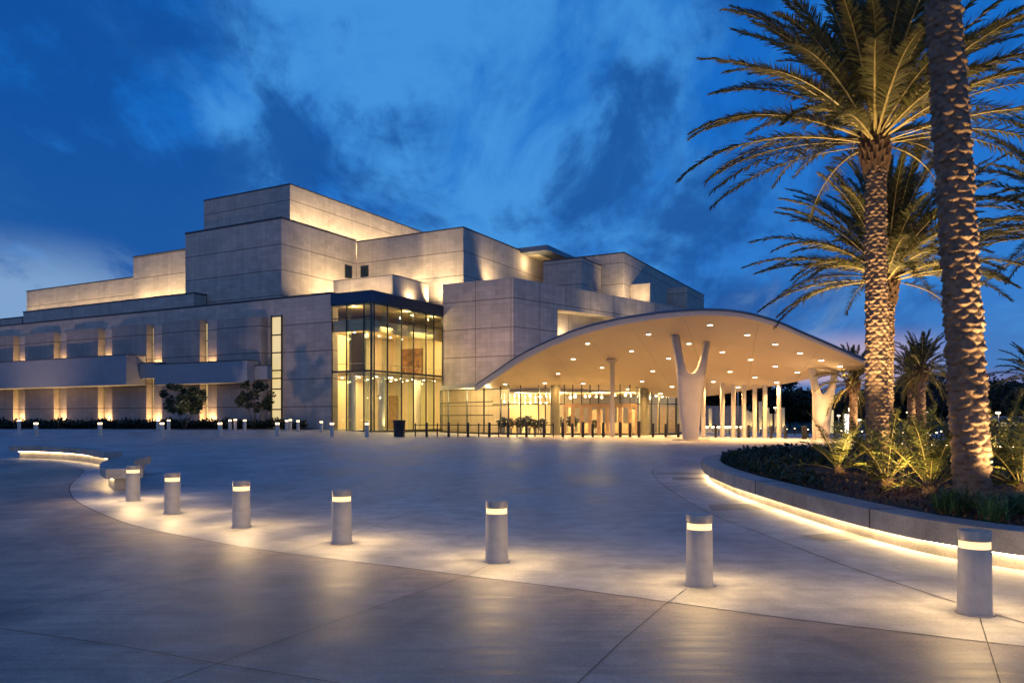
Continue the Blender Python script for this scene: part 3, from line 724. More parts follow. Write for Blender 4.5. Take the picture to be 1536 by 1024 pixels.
spot('column_uplight', (at(1238, 59.3)[0], 59.3, .2), (at(1238, 59.8)[0], 59.8, 6), 130, 70, 1, .06)

#@@ENTRANCE
# ------------------------------------------------------------------ glazed entrance under the canopy
ep = spline([at(a, b)[:2] for a, b in ((661, 91.5), (700, 84.5), (750, 79.3), (820, 77.6), (885, 77), (945, 76.4), (985, 76.8), (1012, 78.2), (1034, 82))], 10)
_pxs = [p[0]/p[1]*F+768 for p in ep]
ep = [np.array((float(np.interp(q, _pxs, [p[0] for p in ep])), float(np.interp(q, _pxs, [p[1] for p in ep])))) for q in (661, 672.5, 686, 700.5, 713, 726, 739, 751, 763, 781, 794, 808, 818, 833, 846.5, 859, 872.5, 885, 898, 911, 930, 944.5, 955, 966.5, 977, 988.5, 1001, 1014, 1034)]
def etop(x, y): return min(soffit(x, y)+.05, 5.0) if x > -3.9 else 4.95
ER = empty('entrance_hall', (*ep[14], 0), 'curved glass entrance hall glowing warm under the canopy', 'entrance hall'); EO = (*ep[14], 0)
mb = MB()
for i in range(len(ep)-1):
    a, b = ep[i], ep[i+1]; mb.face([(*a, .08), (*b, .08), (*b, etop(*b)), (*a, etop(*a))])
mb.build('glazing', M['glass2'], ER, EO)
mb = MB()
for i, p in enumerate(ep):
    if i in (2, 4, 6, 10, 19): continue
    mb.box(p[0], p[1]-.06, etop(*p)/2, .1, .16, etop(*p), math.atan2(*(ep[min(i+1, 28)]-ep[max(i-1, 0)])[::-1]))
for i in range(len(ep)-1):
    for zz in ((3.1,) if i > 5 else (2.0, 3.4)): mb.bar((*ep[i], zz), (*ep[i+1], zz), .1, .1)
    mb.bar((*ep[i], .1), (*ep[i+1], .1), .12, .2)
mb.build('mullions', M['mull'], ER, EO)
# door leaves between the two clad columns
mb = MB()
di = [i for i in range(len(ep)-1) if 840 < ep[i][0]/ep[i][1]*F+768 < 950]
for i in di:
    a, b = ep[i], ep[i+1]; t = (b-a)/np.linalg.norm(b-a)
    for q in (a+t*.08, b-t*.08): mb.box(q[0], q[1]-.1, 1.55, .22, .14, 2.95, math.atan2(t[1], t[0]))
    m_ = (a+b)/2; mb.box(m_[0], m_[1]-.1, 2.95, np.linalg.norm(b-a)-.06, .15, .4, math.atan2(t[1], t[0]))
mb.build('door_frames', M['tan'], ER, EO)
for px in (825.5, 968):
    i = int(np.argmin([abs(p[0]/p[1]*F+768-px) for p in ep])); p = ep[i]
    mb = MB(); mb.lathe((p[0], p[1]+.1, 0), [(.5, 0), (.5, etop(*p))], 24); mb.build('clad_column', simple('olive_cladding', (.20, .19, .11), .45), ER, EO)
mb = MB()
for px0, Y0, px1, Y1 in ((664, 92.6, 762, 86.5),):
    a = at(px0, Y0)[:2]; b = at(px1, Y1)[:2]
    mb.prism([a, b, (b[0]+.2, b[1]+.4), (a[0]+.2, a[1]+.4)], 0, 4.9)
mb.build('stone_back_wall', M['stone_w'], ER, EO)
mb = MB()
mb.prism([at(762, 86.3)[:2], hw(.6, -.6), hw(20, -.6), at(1034, 97)[:2], (at(1034, 97)[0], 98), hw(20, -.3), hw(.6, -.3)], 0, 4.6)
mb.build('interior_wall', M['cream'], ER, EO)
fl = [tuple(p) for p in ep]+[hw(20, -.62), hw(.6, -.62), at(762, 86.2)[:2], at(664, 92.5)[:2]]
mb = MB(); mb.face([(p[0], p[1], .05) for p in fl]); mb.build('floor', M['floor_in'], ER, EO)
mb = MB(); mb.prism([tuple(p) for p in ep[:9]]+[at(775, 88)[:2], at(664, 93.2)[:2]], 4.98, 5.5); mb.build('flat_roof', M['slab'], ER, EO)
cl = [tuple(be[i, :2]+np.array((0, -.6))) for i in range(10, 60, 3)]
mb = MB(); mb.prism([(at(770, 80.6)[0], 80.6), (at(1000, 79)[0], 79.2), hw(20, -.65), hw(1, -.65)], 4.35, 4.7); mb.build('ceiling', M['cream'], ER, EO)
for i in range(34):
    px = 757+i*7.6+random.uniform(-1.5, 1.5)
    for Y, yy in ((83, 594.5), (85.5, 604)):
        if Y > 84 and px > 822: continue
        if random.random() < .2: continue
        X = at(px, Y)[0]; zz = zat(yy+random.uniform(-2, 2), Y); w = random.uniform(.1, .3)
        mb = MB(); h = random.uniform(.12, .34); mb.lathe((X, Y, zz-h/2), [(w*.3, 0), (w*.5, h*.3), (w*.5, h*.8), (w*.2, h)], 8); mb.bar((X, Y, zz+h/2), (X, Y, 4.4), .015, .015, 0); mb.build('pendant_light', M['bulb'], ER, EO)
mb = MB()
for px, Y, w, h, d_ in ((770, 85, 1.2, 3.3, .3), (800, 86, .6, 3.0, .3), (856, 87, .5, 3.3, .3), (896, 90, 1.2, 2.6, .4), (930, 88, .7, 3.3, .3), (1000, 88, 2.2, 3.0, .3), (948, 84, .8, 2.6, .3)):
    mb.box(at(px, Y)[0], Y, h/2+.05, w, d_, h)
mb.build('interior_partitions', M['tan'], ER, EO)
mb = MB(); mb.box(at(905, 84)[0], 84, .6, 5.5, .9, 1.1); mb.build('reception_desk', M['tan'], ER, EO)
for px, Y, pw in ((700, 86.5, 120), (735, 83, 130), (780, 82, 260), (840, 81.5, 240), (900, 81.5, 300), (945, 81, 240), (1000, 81, 150)):
    point('entrance_light', (at(px, Y)[0], Y, 4.1), pw, .08, (1, .70, .34))
area('entrance_light', (at(850, 85)[0], 84, 4.2), (at(850, 85)[0], 84, 0), 420, 12, 4)

#@@RAIL
# ------------------------------------------------------------------ posts in front of the entrance
RL = empty('post_and_rail_barrier', at(720, 69.6), 'dark barrier of thick and thin posts joined by one rail before entrance', 'barrier'); RO = at(720, 69.6)
thick = [640, 673, 702, 734, 762, 789.6, 816]; thin = [623, 656, 687, 718, 748, 775.5, 802.5, 830]
for px in thick:
    mb = MB(); mb.lathe(at(px, 69.4), [(.12, 0), (.12, 1.28), (.09, 1.31)], 14); mb.build('thick_post', M['black'], RL, RO)
for px in thin:
    mb = MB(); mb.lathe(at(px, 69.6), [(.06, 0), (.06, 1.25)], 10); mb.build('thin_post', M['black'], RL, RO)
mb = MB(); mb.bar(at(621, 69.6, 1.08), at(831, 69.6, 1.08), .05, .07); mb.build('rail', M['black'], RL, RO)
mb = MB(); mb.lathe((0, 0, 0), [(.13, 0), (.13, 1.26), (.11, 1.30)], 14); B0 = mb.build('dark_bollard', M['black'])
tag(B0, 'dark steel bollard standing alone in the row before the glass doors', 'bollard', 'dark bollards under the canopy')
for k, (px, d, s_) in enumerate(((844, 69.5, 1.0), (858.6, 69.8, .95), (874.5, 69.4, 1.05), (889, 69.8, .9), (905, 69.4, 1.0), (930.5, 69.2, 1.02), (945, 69.6, .98), (958.5, 69, 1.1), (979.5, 69.2, .95), (998.6, 69.5, .92), (1017.5, 69.4, .92), (1073.5, 68, .88), (1108, 67, .86), (1123, 67.4, .85), (1157, 65.4, .82), (1178, 64.4, .82), (1204.5, 63.2, .8), (1208.5, 63.0, .85))):
    o = B0 if k == 0 else B0.copy()
    if k: COL.objects.link(o)
    o.location = at(px, d); o.scale = (s_, s_, s_)
mb = MB(); mb.lathe((0, 0, 0), [(.5, 0), (.56, 1.35), (.60, 1.38), (.60, 1.52), (.5, 1.53), (.48, 1.3)], 24); o = mb.build('litter_bin', M['bin']); o.location = at(599, 70.5, .0)
tag(o, 'round dark litter bin at the end of the post barrier', 'litter bin')

#@@BOLLARDS
# ------------------------------------------------------------------ lit bollards
def make_bollard():
    o = empty('light_bollard', (0, 0, 0), 'x', 'light bollard', 'large lit bollards along the curved joint')
    mb = MB(); mb.lathe((0, 0, 0), [(.160, 0), (.160, .012)], 36); mb.build('base_flange', M['steel'], o)
    mb = MB(); mb.lathe((0, 0, .012), [(.141, 0), (.139, .02), (.134, .55), (.134, .575)], 40); mb.build('body', M['bollard'], o)
    mb = MB(); mb.lathe((0, 0, .588), [(.127, 0), (.127, .066)], 40); mb.build('lamp_ring', M['lamp'], o)
    mb = MB(); mb.lathe((0, 0, .655), [(.135, 0), (.135, .084), (.131, .089)], 40); mb.build('cap', M['cap'], o)
    return o
bl = make_bollard()
fb = [(1462, 922, 'nearest and largest grey light bollard, beside the curved planter wall'), (1049, 879, 'grey light bollard in front of the planter tip, second nearest'),
      (745, 843, 'grey light bollard standing alone below the entrance canopy, third nearest'), (512.5, 815, 'grey light bollard below the corner lobby, middle of the lit row'),
      (362, 791, 'grey light bollard on the inner bend, third from the curved bench'), (258.5, 770, 'grey light bollard second from the curved bench'),
      (199.5, 751, 'smallest grey light bollard of near row, directly before the split bench end')]
for k, (px, py, lb) in enumerate(fb):
    d = F*HC/(py-YH)+.06; loc = at(px, d)
    if k == 0: bl.location = loc; bl['label'] = lb
    else: copy_tree(bl, loc, lb)
    for q in range(10):                                   # spots added outside each ring to throw its light on the paving
        a = q*math.pi/5+.6; c_, s_ = math.cos(a), math.sin(a)
        spot('ring_spot', (loc[0]+c_*.172, loc[1]+s_*.172, .622), (loc[0]+c_*2.2, loc[1]+s_*2.2, -.55), 19, 152, .8, .03, (1, .66, .30))
def make_far():
    o = empty('plaza_light_post', (0, 0, 0), 'x', 'light post', 'small lit posts across the plaza')
    mb = MB(); mb.lathe((0, 0, 0), [(.19, 0), (.19, 1.10)], 16); mb.build('body', M['bollard'], o)
    mb = MB(); mb.lathe((0, 0, 1.11), [(.17, 0), (.17, .13)], 16); mb.build('lamp_ring', M['lampfar'], o)
    mb = MB(); mb.lathe((0, 0, 1.25), [(.19, 0), (.19, .07)], 16); mb.build('cap', M['steel'], o)
    return o
pf = make_far()
fl_ = [(54, 69.8, 'first lit post from the left along the pale paving line'), (150, 69.8, 'second lit post from the left along the pale paving line'), (243, 69.8, 'third lit post of front line, just left of the bushy tree'),
       (330, 69.8, 'fourth lit post of front line, between the two small trees'), (416, 69.8, 'fifth lit post of front line, under the tall lit window'), (498, 69.8, 'lit post of front line at the left edge of the corner lobby'),
       (550.5, 69.8, 'lit post of front line before the glass lobby corner'),
       (28.7, 77, 'leftmost lit post standing back against the planting bed'), (237, 77, 'rear lit post behind the third front post'), (253, 77, 'rear lit post under the bushy small tree, right of its pair'),
       (345, 77, 'left post of the rear trio between the small trees'), (353, 78.5, 'middle post of the rear trio between the small trees'), (367, 77, 'right post of the rear trio between the small trees'),
       (430, 77, 'left rear post before blank stone wall beside the tall window'), (435.5, 79, 'middle rear post before blank stone wall'), (447, 77, 'right rear post before blank stone wall'), (482, 76.5, 'rear lit post close to the dark edge of lobby glass')]
for k, (px, d, lb) in enumerate(fl_):
    loc = at(px, d); loc = (loc[0], loc[1], gz(loc[0], loc[1]))
    if k == 0: pf.location = loc; pf['label'] = lb
    else: copy_tree(pf, loc, lb, 0, 1.0 if d < 75 else .85)

#@@PLANTER
# ------------------------------------------------------------------ planter with lit seat wall
def offset_closed(pts, d):
    n = len(pts); out = []
    for i in range(n):
        t = pts[(i+1) % n]-pts[i-1]; t = t/np.linalg.norm(t); out.append(pts[i]+np.array((-t[1], t[0]))*d)
    return out
ol = spline([(10.5, 29.2), (8.2, 28.2), (6.5, 25.8), (5.45, 22), (5.0, 18), (4.93, 15), (4.95, 12.5), (5.06, 10.8), (5.32, 9.6), (5.95, 8.5), (7.3, 7.3), (9.6, 6.5), (12.8, 6.6), (16, 9), (18.2, 14), (18.6, 20), (16.8, 25.5), (14, 28.6)], 12, True)
ol = [np.array(p) for p in ol]
def ringwall(name, o0, o1, z0, z1, mat, par, org):        # o0 outer, o1 inner (closed rings, counter-clockwise)
    mb = MB(); n = len(o0); run = 0
    for i in range(n):
        j = (i+1) % n; a, b, c, d = o0[i], o0[j], o1[j], o1[i]
        mb.faces([(*a, z0), (*b, z0), (*b, z1), (*a, z1)], [(0, 1, 2, 3)], 0, False)
        mb.faces([(*a, z1), (*b, z1), (*c, z1), (*d, z1)], [(0, 1, 2, 3)], 0, False)
        mb.faces([(*d, z0), (*c, z0), (*c, z1), (*d, z1)], [(3, 2, 1, 0)], 0, False)
        mb.faces([(*a, z0), (*b, z0), (*c, z0), (*d, z0)], [(3, 2, 1, 0)], 0, False)
    return mb.build(name, mat, par, org)
PL = empty('planter', (10, 18, 0), 'large curved concrete planter with a lit undercut seat wall', 'planter'); PO = (10, 18, 0)
ringwall('seat_cap', ol, offset_closed(ol, .52), .19, .46, M['kerb'], PL, PO)
ringwall('recessed_wall', offset_closed(ol, .17), offset_closed(ol, .45), 0, .187, M['kerb'], PL, PO)
ringwall('led_strip', offset_closed(ol, .12), offset_closed(ol, .165), .165, .186, M['led'], PL, PO)
mb = MB()
for i in range(5, len(ol), 26):                           # joints between the cast lengths
    a = ol[i]; b = offset_closed(ol, .53)[i]; t = (b-a)/np.linalg.norm(b-a)
    mb.bar((*(a-t*.004), .462), (*b, .462), .012, .006); mb.bar((*(a-t*.004), .19), (*(a-t*.004), .462), .012, .008)
mb.build('cap_joints', M['joint'], PL, PO)
inner = offset_closed(ol, .5)
cen = np.mean(np.array(ol), 0)
def soilz(x, y):
    return .40+.10*math.sin(x*1.3+y*.4)*math.sin(y*.9)+.0
mb = MB(); K = 14; n = len(inner)
vs_ = []; 
for k in range(K+1):
    for p in inner:
        q = p+(cen-p)*(k/K); z = .40+ (0 if k == 0 else .05*math.sin(q[0]*2.1)*math.cos(q[1]*1.7)+.04*k/K*3); vs_.append((q[0], q[1], z))
fs = [(k*n+i, k*n+(i+1) % n, (k+1)*n+(i+1) % n, (k+1)*n+i) for k in range(K) for i in range(n)]
mb.faces(vs_, fs, 0, True); mb.build('mulch_bed', M['soil'], PL, PO)
def in_planter(x, y, m=.55):
    p = np.array((x, y)); q = np.array(ol); c = False; n = len(q); j = n-1
    for i in range(n):
        if (q[i][1] > y) != (q[j][1] > y) and x < (q[j][0]-q[i][0])*(y-q[i][1])/(q[j][1]-q[i][1])+q[i][0]: c = not c
        j = i
    return c and np.min(np.linalg.norm(q-p, axis=1)) > m

# ------------------------------------------------------------------ palms
def make_trunk(h, r0, r1, lean=(0, 0), nrow=8, pitch=.135, name='trunk', seed=1, th=128, dz=.018, mat=None):
    """date palm trunk: a continuous surface swelling into rows of leaf-base bosses"""
    rg = np.random.default_rng(seed)
    nz = int(h/dz); zz = np.linspace(0, h, nz); tt = np.linspace(0, 2*math.pi, th, endpoint=False)
    Z, T_ = np.meshgrid(zz, tt, indexing='ij')
    hgt = np.zeros_like(Z)
    a = T_/(2*math.pi)*nrow; row = Z/pitch
    jit = rg.uniform(-.2, .2, (400, nrow*2)); amp = rg.uniform(.6, 1.15, (400, nrow*2)); wid = rg.uniform(.85, 1.12, (400, nrow*2))
    r_i = np.floor(row).astype(int)
    for dr in (-1, 0, 1, 2):
        k = r_i+dr; off = (k % 2)*.5+k*.045
        for da in (-1, 0, 1):
            ai = np.floor(a-off).astype(int)+da
            kk = np.clip(k, 0, 399); am = ai % nrow
            x = (a-off-ai-.5+jit[kk, am]*.9); y = (row-k-.5+jit[kk, am+nrow]*1.1)
            y = np.where(y > 0, y*.62, y*1.25)           # long sloping top, abrupt underside
            m = (np.abs(x)/(.66*wid[kk, am]))**1.7+np.abs(y)**1.35
            b = np.clip((1-m)*1.25, 0, 1)**.75*amp[kk, am]*(.55+.45*np.clip(.6-y, 0, 1))
            hgt = np.maximum(hgt, b)
    # low-frequency irregularity and worn base
    nz1 = sum(np.sin(T_*f+Z*g+p)*w for f, g, p, w in ((3, 2.3, .4, .5), (5, -3.1, 1.7, .3), (2, 1.1, 2.9, .5), (9, 7.0, .2, .25), (13, -11, 1.1, .2)))
    wear = np.clip(.45+Z/1.6, .45, 1)
    rr = (r0+(r1-r0)*Z/h)+.03*np.exp(-Z/.3) + hgt*.10*wear - .02 + nz1*.006
    rr += rg.normal(0, .003, rr.shape)
    lx = lean[0]*(Z/h)**1.15; ly = lean[1]*(Z/h)**1.15
    X = rr*np.cos(T_)+lx; Y = rr*np.sin(T_)+ly
    vs_ = np.stack([X, Y, Z], -1).reshape(-1, 3)
    i = np.arange(nz-1)[:, None]; j = np.arange(th)[None]
    f = np.stack([i*th+j, i*th+(j+1) % th, (i+1)*th+(j+1) % th, (i+1)*th+j], -1).reshape(-1, 4)
    me = bpy.data.meshes.new(name); me.from_pydata(vs_.tolist(), [], f.tolist()); me.materials.append(mat or M['trunk'])
    me.polygons.foreach_set('use_smooth', [True]*len(f)); me.update()
    return me
class Leaves:                                            # fast collector for leaflets
    def __init__(s): s.v = []; s.f = []; s.m = []; s.n = 0
    def add(s, vs_, fs, m=0):
        s.v.append(np.asarray(vs_, float)); s.f += [tuple(k+s.n for k in f) for f in fs]; s.m += [m]*len(fs); s.n += len(vs_)
    def mesh(s, name, mats):
        me = bpy.data.meshes.new(name); me.from_pydata(np.concatenate(s.v).tolist(), [], s.f)
        for m in mats: me.materials.append(m)
        me.polygons.foreach_set('material_index', s.m); me.update(); return me
def frond(lv, base, az, e0, L, droop, nl, ll, lw, rr=.035, vee=.6, twist=0, bare=.14, sweep=.9, rg=rng, curl=1.6, vsd=.16):
    n = 16; pts = [np.array(base, float)]; e = e0; side = rg.uniform(-.12, .12); a = az
    dirs = []
    for i in range(n):
        s_ = (i+.5)/n; e = e0-droop*s_**curl; a = az+side*s_
        d = np.array((math.cos(a)*math.cos(e), math.sin(a)*math.cos(e), math.sin(e))); dirs.append(d); pts.append(pts[-1]+d*L/n)
    pts = np.array(pts); dirs.append(dirs[-1]); dirs = np.array(dirs)
    sidev = np.array((-math.sin(az), math.cos(az), 0))
    # rib
    vs_ = []; 
    for i in range(n+1):
        r = rr*(1-.88*i/n); up = np.cross(sidev, dirs[i]); up = -up if up[2] < 0 and abs(e0) < 1.4 else up
        vs_ += [pts[i]+sidev*r, pts[i]-up*r*.5, pts[i]-sidev*r, pts[i]+up*r*.4]
    lv.add(vs_, [(i*4+k, i*4+(k+1) % 4, i*4+4+(k+1) % 4, i*4+4+k) for i in range(n) for k in range(4)], 1)
    for q in range(nl):
        t = bare+(1-bare)*(q+.5)/nl; x = t*n; i = min(int(x), n-1); p = pts[i]+(pts[i+1]-pts[i])*(x-i); d = dirs[i]
        up = np.cross(d, sidev); up /= np.linalg.norm(up)
        if up[2] < 0: up = -up
        u = (t-bare)/(1-bare); Lq = ll*(.35+.65*min(1, u*5))*(1-.62*max(0, u-.45)/.55)
        for sg in (-1, 1):
            fw = sweep*(.55+.6*u)+rg.normal(0, .09); ve = vee+rg.normal(0, vsd)
            w = sidev*sg*math.cos(fw)*math.cos(ve)+up*math.cos(fw)*math.sin(ve)+d*math.sin(fw)
            w /= np.linalg.norm(w); wd = np.cross(w, up*.6+sidev*sg*.5); wd /= (np.linalg.norm(wd)+1e-6)
            l = Lq*rg.uniform(.85, 1.1); dr = np.array((0, 0, -1))*l*rg.uniform(.05, .2)
            m_ = p+w*l*.5; tip = p+w*l+dr
            lv.add([p-wd*lw*.35, p+wd*lw*.35, m_+wd*lw*.5, m_-wd*lw*.5, tip], [(0, 1, 2, 3), (3, 2, 4)], 0)
def make_crown(name, nf, L, ll, lw, nl, seed, emin=-.35, mat='frond', rr=.035):
    rg = np.random.default_rng(seed); lv = Leaves()
    for k in range(nf):
        u = k/(nf-1); az = k*2.39996+rg.uniform(-.25, .25)
        e0 = 1.50-(1.50-emin)*u**1.05+rg.normal(0, .06)
        rad = .10+.16*u; base = (math.cos(az)*rad, math.sin(az)*rad, .30-.75*u)
        frond(lv, base, az, e0, L*rg.uniform(.86, 1.06)*(.88+.16*min(1, u*2.5)-.12*max(0, u-.7)), (.36+.50*math.sin(min(u, .75)*2.1))*rg.uniform(.75, 1.2), nl, ll, lw, rr, rg=rg, sweep=.95, vee=.4, vsd=.33)
    return lv.mesh(name, [M[mat], M['rachis']])
def make_boots(h, r, seed):
    rg = np.random.default_rng(seed); mb = MB()
    mb.lathe((0, 0, 0), [(r*.95, -h), (r*1.12, -h*.75), (r*1.22, -h*.4), (r*1.05, -.1), (r*.6, .25), (r*.2, .4)], 24)
    for k in range(110):
        u = k/110; az = k*2.39996; z = -h+u*(h+.2); q = r*(1.02+.2*math.sin(u*3.0))*(1 if u < .8 else 1-(u-.8)*2.4)
        c, s_ = math.cos(az), math.sin(az); o = np.array((c*q, s_*q, z)); t = np.array((-s_, c, 0)); out = np.array((c, s_, 0)); 
        l = rg.uniform(.16, .34); w = rg.uniform(.06, .10); tip = o+out*l*.45+np.array((0, 0, l))
        mb.faces([o-t*w-out*.05, o+t*w-out*.05, o+out*.07-np.array((0, 0, .04)), tip+t*w*.5, tip-t*w*.5, tip+out*.04], [(0, 2, 5, 4), (2, 1, 3, 5), (1, 0, 4, 3), (4, 5, 3)], 0, False)
    return mb
def link(name, me, par, loc=(0, 0, 0), scale=1.0):
    o = bpy.data.objects.new(name, me); COL.objects.link(o); o.parent = par; o.location = loc; o.scale = (scale,)*3; return o
crownA = make_crown('crown', 112, 4.8, .50, .035, 122, 3, .10)
crownB = make_crown('crown', 92, 4.25, .46, .035, 108, 8, .06)
def palm(px, d, top_z, r0, r1, lean, crown, lab, seed, sc_=1.0, grp='tall date palms in the planter', rot=0.0, bh=1.25, nrow=8, pitch=.095, z0=.42):
    X, Y, _ = at(px, d)
    o = empty('date_palm', (X, Y, z0), lab, 'palm tree', grp)
    h = top_z-z0-bh*.4
    link('trunk', make_trunk(h, r0, r1, lean, nrow, pitch, seed=seed), o)
    b = make_boots(bh, r1*1.08, seed).build('leaf_boots', M['boots'], o); b.location = (lean[0], lean[1], top_z-z0)
    c = link('crown', crown, o, (lean[0], lean[1], top_z-z0), sc_); c.rotation_euler = (0, 0, rot)
    return o
palm(1459, 12.2, 14.2, .235, .19, (-.85, 0), crownA, 'thickest palm trunk leaving the frame top, nearest at right edge', 11, .85, rot=1.0, nrow=7, pitch=.102)
palm(1316, 20, 9.25, .235, .20, (-.05, 0), crownA, 'tall date palm with full lit crown beside the canopy tip', 12, 1.0)
palm(1326, 26, 6.75, .23, .20, (.1, 0), crownB, 'shorter date palm directly behind the full crowned palm', 13, 1.0, rot=.6)
palm(1640, 23.5, 7.6, .32, .28, (0, 0), crownB, 'date palm outside the right edge, only frond tips reaching in', 14, 1.0, rot=2.2)
# their uplights, set in the planting on the right-hand and front side of each trunk
UPC = (1, .66, .30)
def upl(px, d, loc_off, tz, pw, ang): 
    X, Y, _ = at(px, d); spot('palm_uplight', (X+loc_off[0], Y+loc_off[1], .55), (X+.0, Y+.0, tz), pw, ang, .9, .06, UPC)
upl(1459, 12.2, (.42, -.62), 9, 150, 110); upl(1459, 12.2, (.9, -1.0), 10, 900, 55); upl(1459, 12.2, (.55, -1.25), 11, 800, 50); upl(1459, 12.2, (.75, -1.0), 3.5, 60, 90)
upl(1316, 20, (.42, -.52), 9, 120, 100); upl(1316, 20, (.75, -.85), 9.6, 650, 42); upl(1316, 20, (1.7, -2.2), 11.5, 2000, 66); upl(1316, 20, (-.9, -1.5), 11.5, 1100, 66)
upl(1326, 26, (1.1, -.8), 6.5, 300, 60); upl(1326, 26, (1.6, -1.8), 8, 1000, 75); upl(1326, 26, (-1.9, -1.8), 8, 900, 75)
upl(1640, 23.5, (-1, -.8), 7.5, 300, 60)

# ------------------------------------------------------------------ cycads and low planting
def make_cycad(nf, L, seed):
    rg = np.random.default_rng(seed); lv = Leaves()
    for k in range(nf):
        u = k/(nf-1); az = k*2.39996+rg.uniform(-.2, .2); e0 = 1.35-1.05*u+rg.normal(0, .08)
        frond(lv, (math.cos(az)*.05, math.sin(az)*.05, .16-.1*u), az, e0, L*rg.uniform(.85, 1.08), .35+.55*u*rg.uniform(.6, 1.2), 24, .23, .022, .014, .4, bare=.14, sweep=.55, rg=rg, vsd=.2)
    return lv.mesh('fronds', [M['cycad'], M['rachis']])
cyc = [make_cycad(17, 1.4, 21), make_cycad(15, 1.25, 22)]
mb = MB(); mb.lathe((0, 0, 0), [(.10, -.1), (.14, .05), (.12, .18), (.05, .24)], 10); stemm = mb.build('stem', M['boots']); stem_me = stemm.data; bpy.data.objects.remove(stemm)
cy_list = [(1258, 18.0, 0, 1.0, 'cycad with arching fronds left of the full crowned palm, nearest canopy'), (1330, 14.6, 1, 1.05, 'brightly lit cycad standing in mulch between the two palm trunks, centre'),
           (1396, 13.0, 0, .92, 'golden lit cycad tucked against the left of the thickest trunk'), (1533, 13.2, 1, 1.05, 'golden lit cycad right of the thickest trunk at the frame edge'),
           (1388, 18.5, 0, 1.1, 'dim cycad further back between the two palm trunks'), (1300, 22, 1, 1.05, 'dim cycad at the foot of the full crowned palm, behind'), (1450, 19.5, 1, 1.2, 'dim cycad behind the thickest trunk'),
           (1500, 17.5, 0, 1.2, 'dim cycad in the back right of planter, beyond the lit one'), (1545, 15.5, 0, 1.1, 'dark cycad at right edge behind the lit one'), (1365, 22.5, 0, 1.1, 'farthest dim cycad near the back of planter')]
for px, d, k, s_, lb in cy_list:
    X, Y, _ = at(px, d); o = empty('cycad', (X, Y, .42), lb, 'plant', 'cycads in the planter', px*.37)
    link('fronds', cyc[k], o, (0, 0, .05), s_); link('stem', stem_me, o)
for px, d, pw in ((1258, 18, 34), (1330, 14.6, 48), (1396, 13.0, 24), (1533, 13.2, 30)):
    X, Y, _ = at(px, d); spot('cycad_uplight', (X+.15, Y-1.3, .62) if px != 1396 else (X-1.15, Y-.55, .62), (X, Y+.1, 1.35), pw*1.9, 85, 1, .04, (1, .66, .24))
spot('mulch_light', (at(1350, 13.4)[0], 13.2, 1.3), (at(1350, 13.4)[0], 13.4, .4), 3, 120, 1, .05, (1, .55, .25))
def scatter_leaves(name, region, count, size, mat, zfun, seed, clump=None, upright=False, kind='stuff', label=None):
    rg = np.random.default_rng(seed); vs_ = []; fs = []; n = 0; tries = 0
    while n < count and tries < count*30:
        tries += 1
        r = region(rg)
        if r is None: continue
        x, y, z = r
        l = size*rg.uniform(.6, 1.3); az = rg.uniform(0, 6.283); e = rg.uniform(.2, 1.2) if not upright else rg.uniform(.7, 1.4)
        d = np.array((math.cos(az)*math.cos(e), math.sin(az)*math.cos(e), math.sin(e))); s_ = np.array((-math.sin(az), math.cos(az), 0)); w = l*(.26 if not upright else .045)
        p = np.array((x, y, z)); b = len(vs_)
        if upright:
            tip = p+d*l+np.array((math.cos(az), math.sin(az), -.55))*l*.35
            m_ = p+d*l*.62
            vs_ += [p-s_*w*.5, p+s_*w*.5, m_+s_*w*.5, m_-s_*w*.5, tip]; fs += [(b, b+1, b+2, b+3), (b+3, b+2, b+4)]
        else:
            vs_ += [p, p+d*l*.5+s_*w, p+d*l, p+d*l*.5-s_*w]; fs.append((b, b+1, b+2, b+3))
        n += 1
    me = bpy.data.meshes.new(name); me.from_pydata([tuple(v) for v in vs_], [], fs); me.materials.append(mat); me.update()
    o = bpy.data.objects.new(name, me); COL.objects.link(o); tag(o, label, None, None, kind); return o
def hump(x, y): return .5+.5*math.sin(x*2.7+1.3*math.sin(y*1.9))*math.cos(y*2.3+x*.7)
def reg_left(rg):                                        # dark shrubs in the left and far part of the planter
    x, y = rg.uniform(5, 12.5), rg.uniform(13.6, 28)
    if not in_planter(x, y, .58) or x > 5.4+(y-13.2)*.30+(3.4 if y > 20 else 0) or math.hypot(x-7.6, y-17.3) < 1.5: return None
    return x, y, .40+rg.uniform(0, 1)*(.10+.30*hump(x, y))
scatter_leaves('ground_cover', reg_left, 16000, .115, M['groundc'], None, 31, label='dark leafy ground cover filling the planter tip')
def reg_back(rg):
    x, y = rg.uniform(8, 18), rg.uniform(15.5, 28)
    if not in_planter(x, y, .6): return None
    return x, y, .40+rg.uniform(0, 1)*(.1+.35*hump(x*1.3, y))
scatter_leaves('ground_cover', reg_back, 9000, .16, M['leafd'], None, 32, label='dark low shrubs around the palm feet')
cl_c = [(rng.uniform(5.6, 12.5), rng.uniform(7.4, 12.0)) for _ in range(260)]
cl_c = [c for c in cl_c if in_planter(c[0], c[1], .72) and (c[0]-5.4)*.75+(9.9-c[1])*.9 > -.55+0*c[0] and c[1] < 10.9+.12*(c[0]-5)]
def reg_front(rg):
    c = cl_c[int(rg.integers(len(cl_c)))]; return c[0]+rg.normal(0, .05), c[1]+rg.normal(0, .05), .42
if cl_c: scatter_leaves('strap_leaf_grass', reg_front, 9000, .40, M['grassy'], None, 33, upright=True, label='green strap leaved grass along the front of planter')
def reg_mulch(rg):
    x, y = rg.uniform(5.4, 14), rg.uniform(8.5, 18)
    return (x, y, .43+rg.uniform(0, .05)) if in_planter(x, y, .56) else None
scatter_leaves('mulch_chips', reg_mulch, 9000, .075, M['chip'], None, 34, label='bark mulch chips spread over the planter soil')

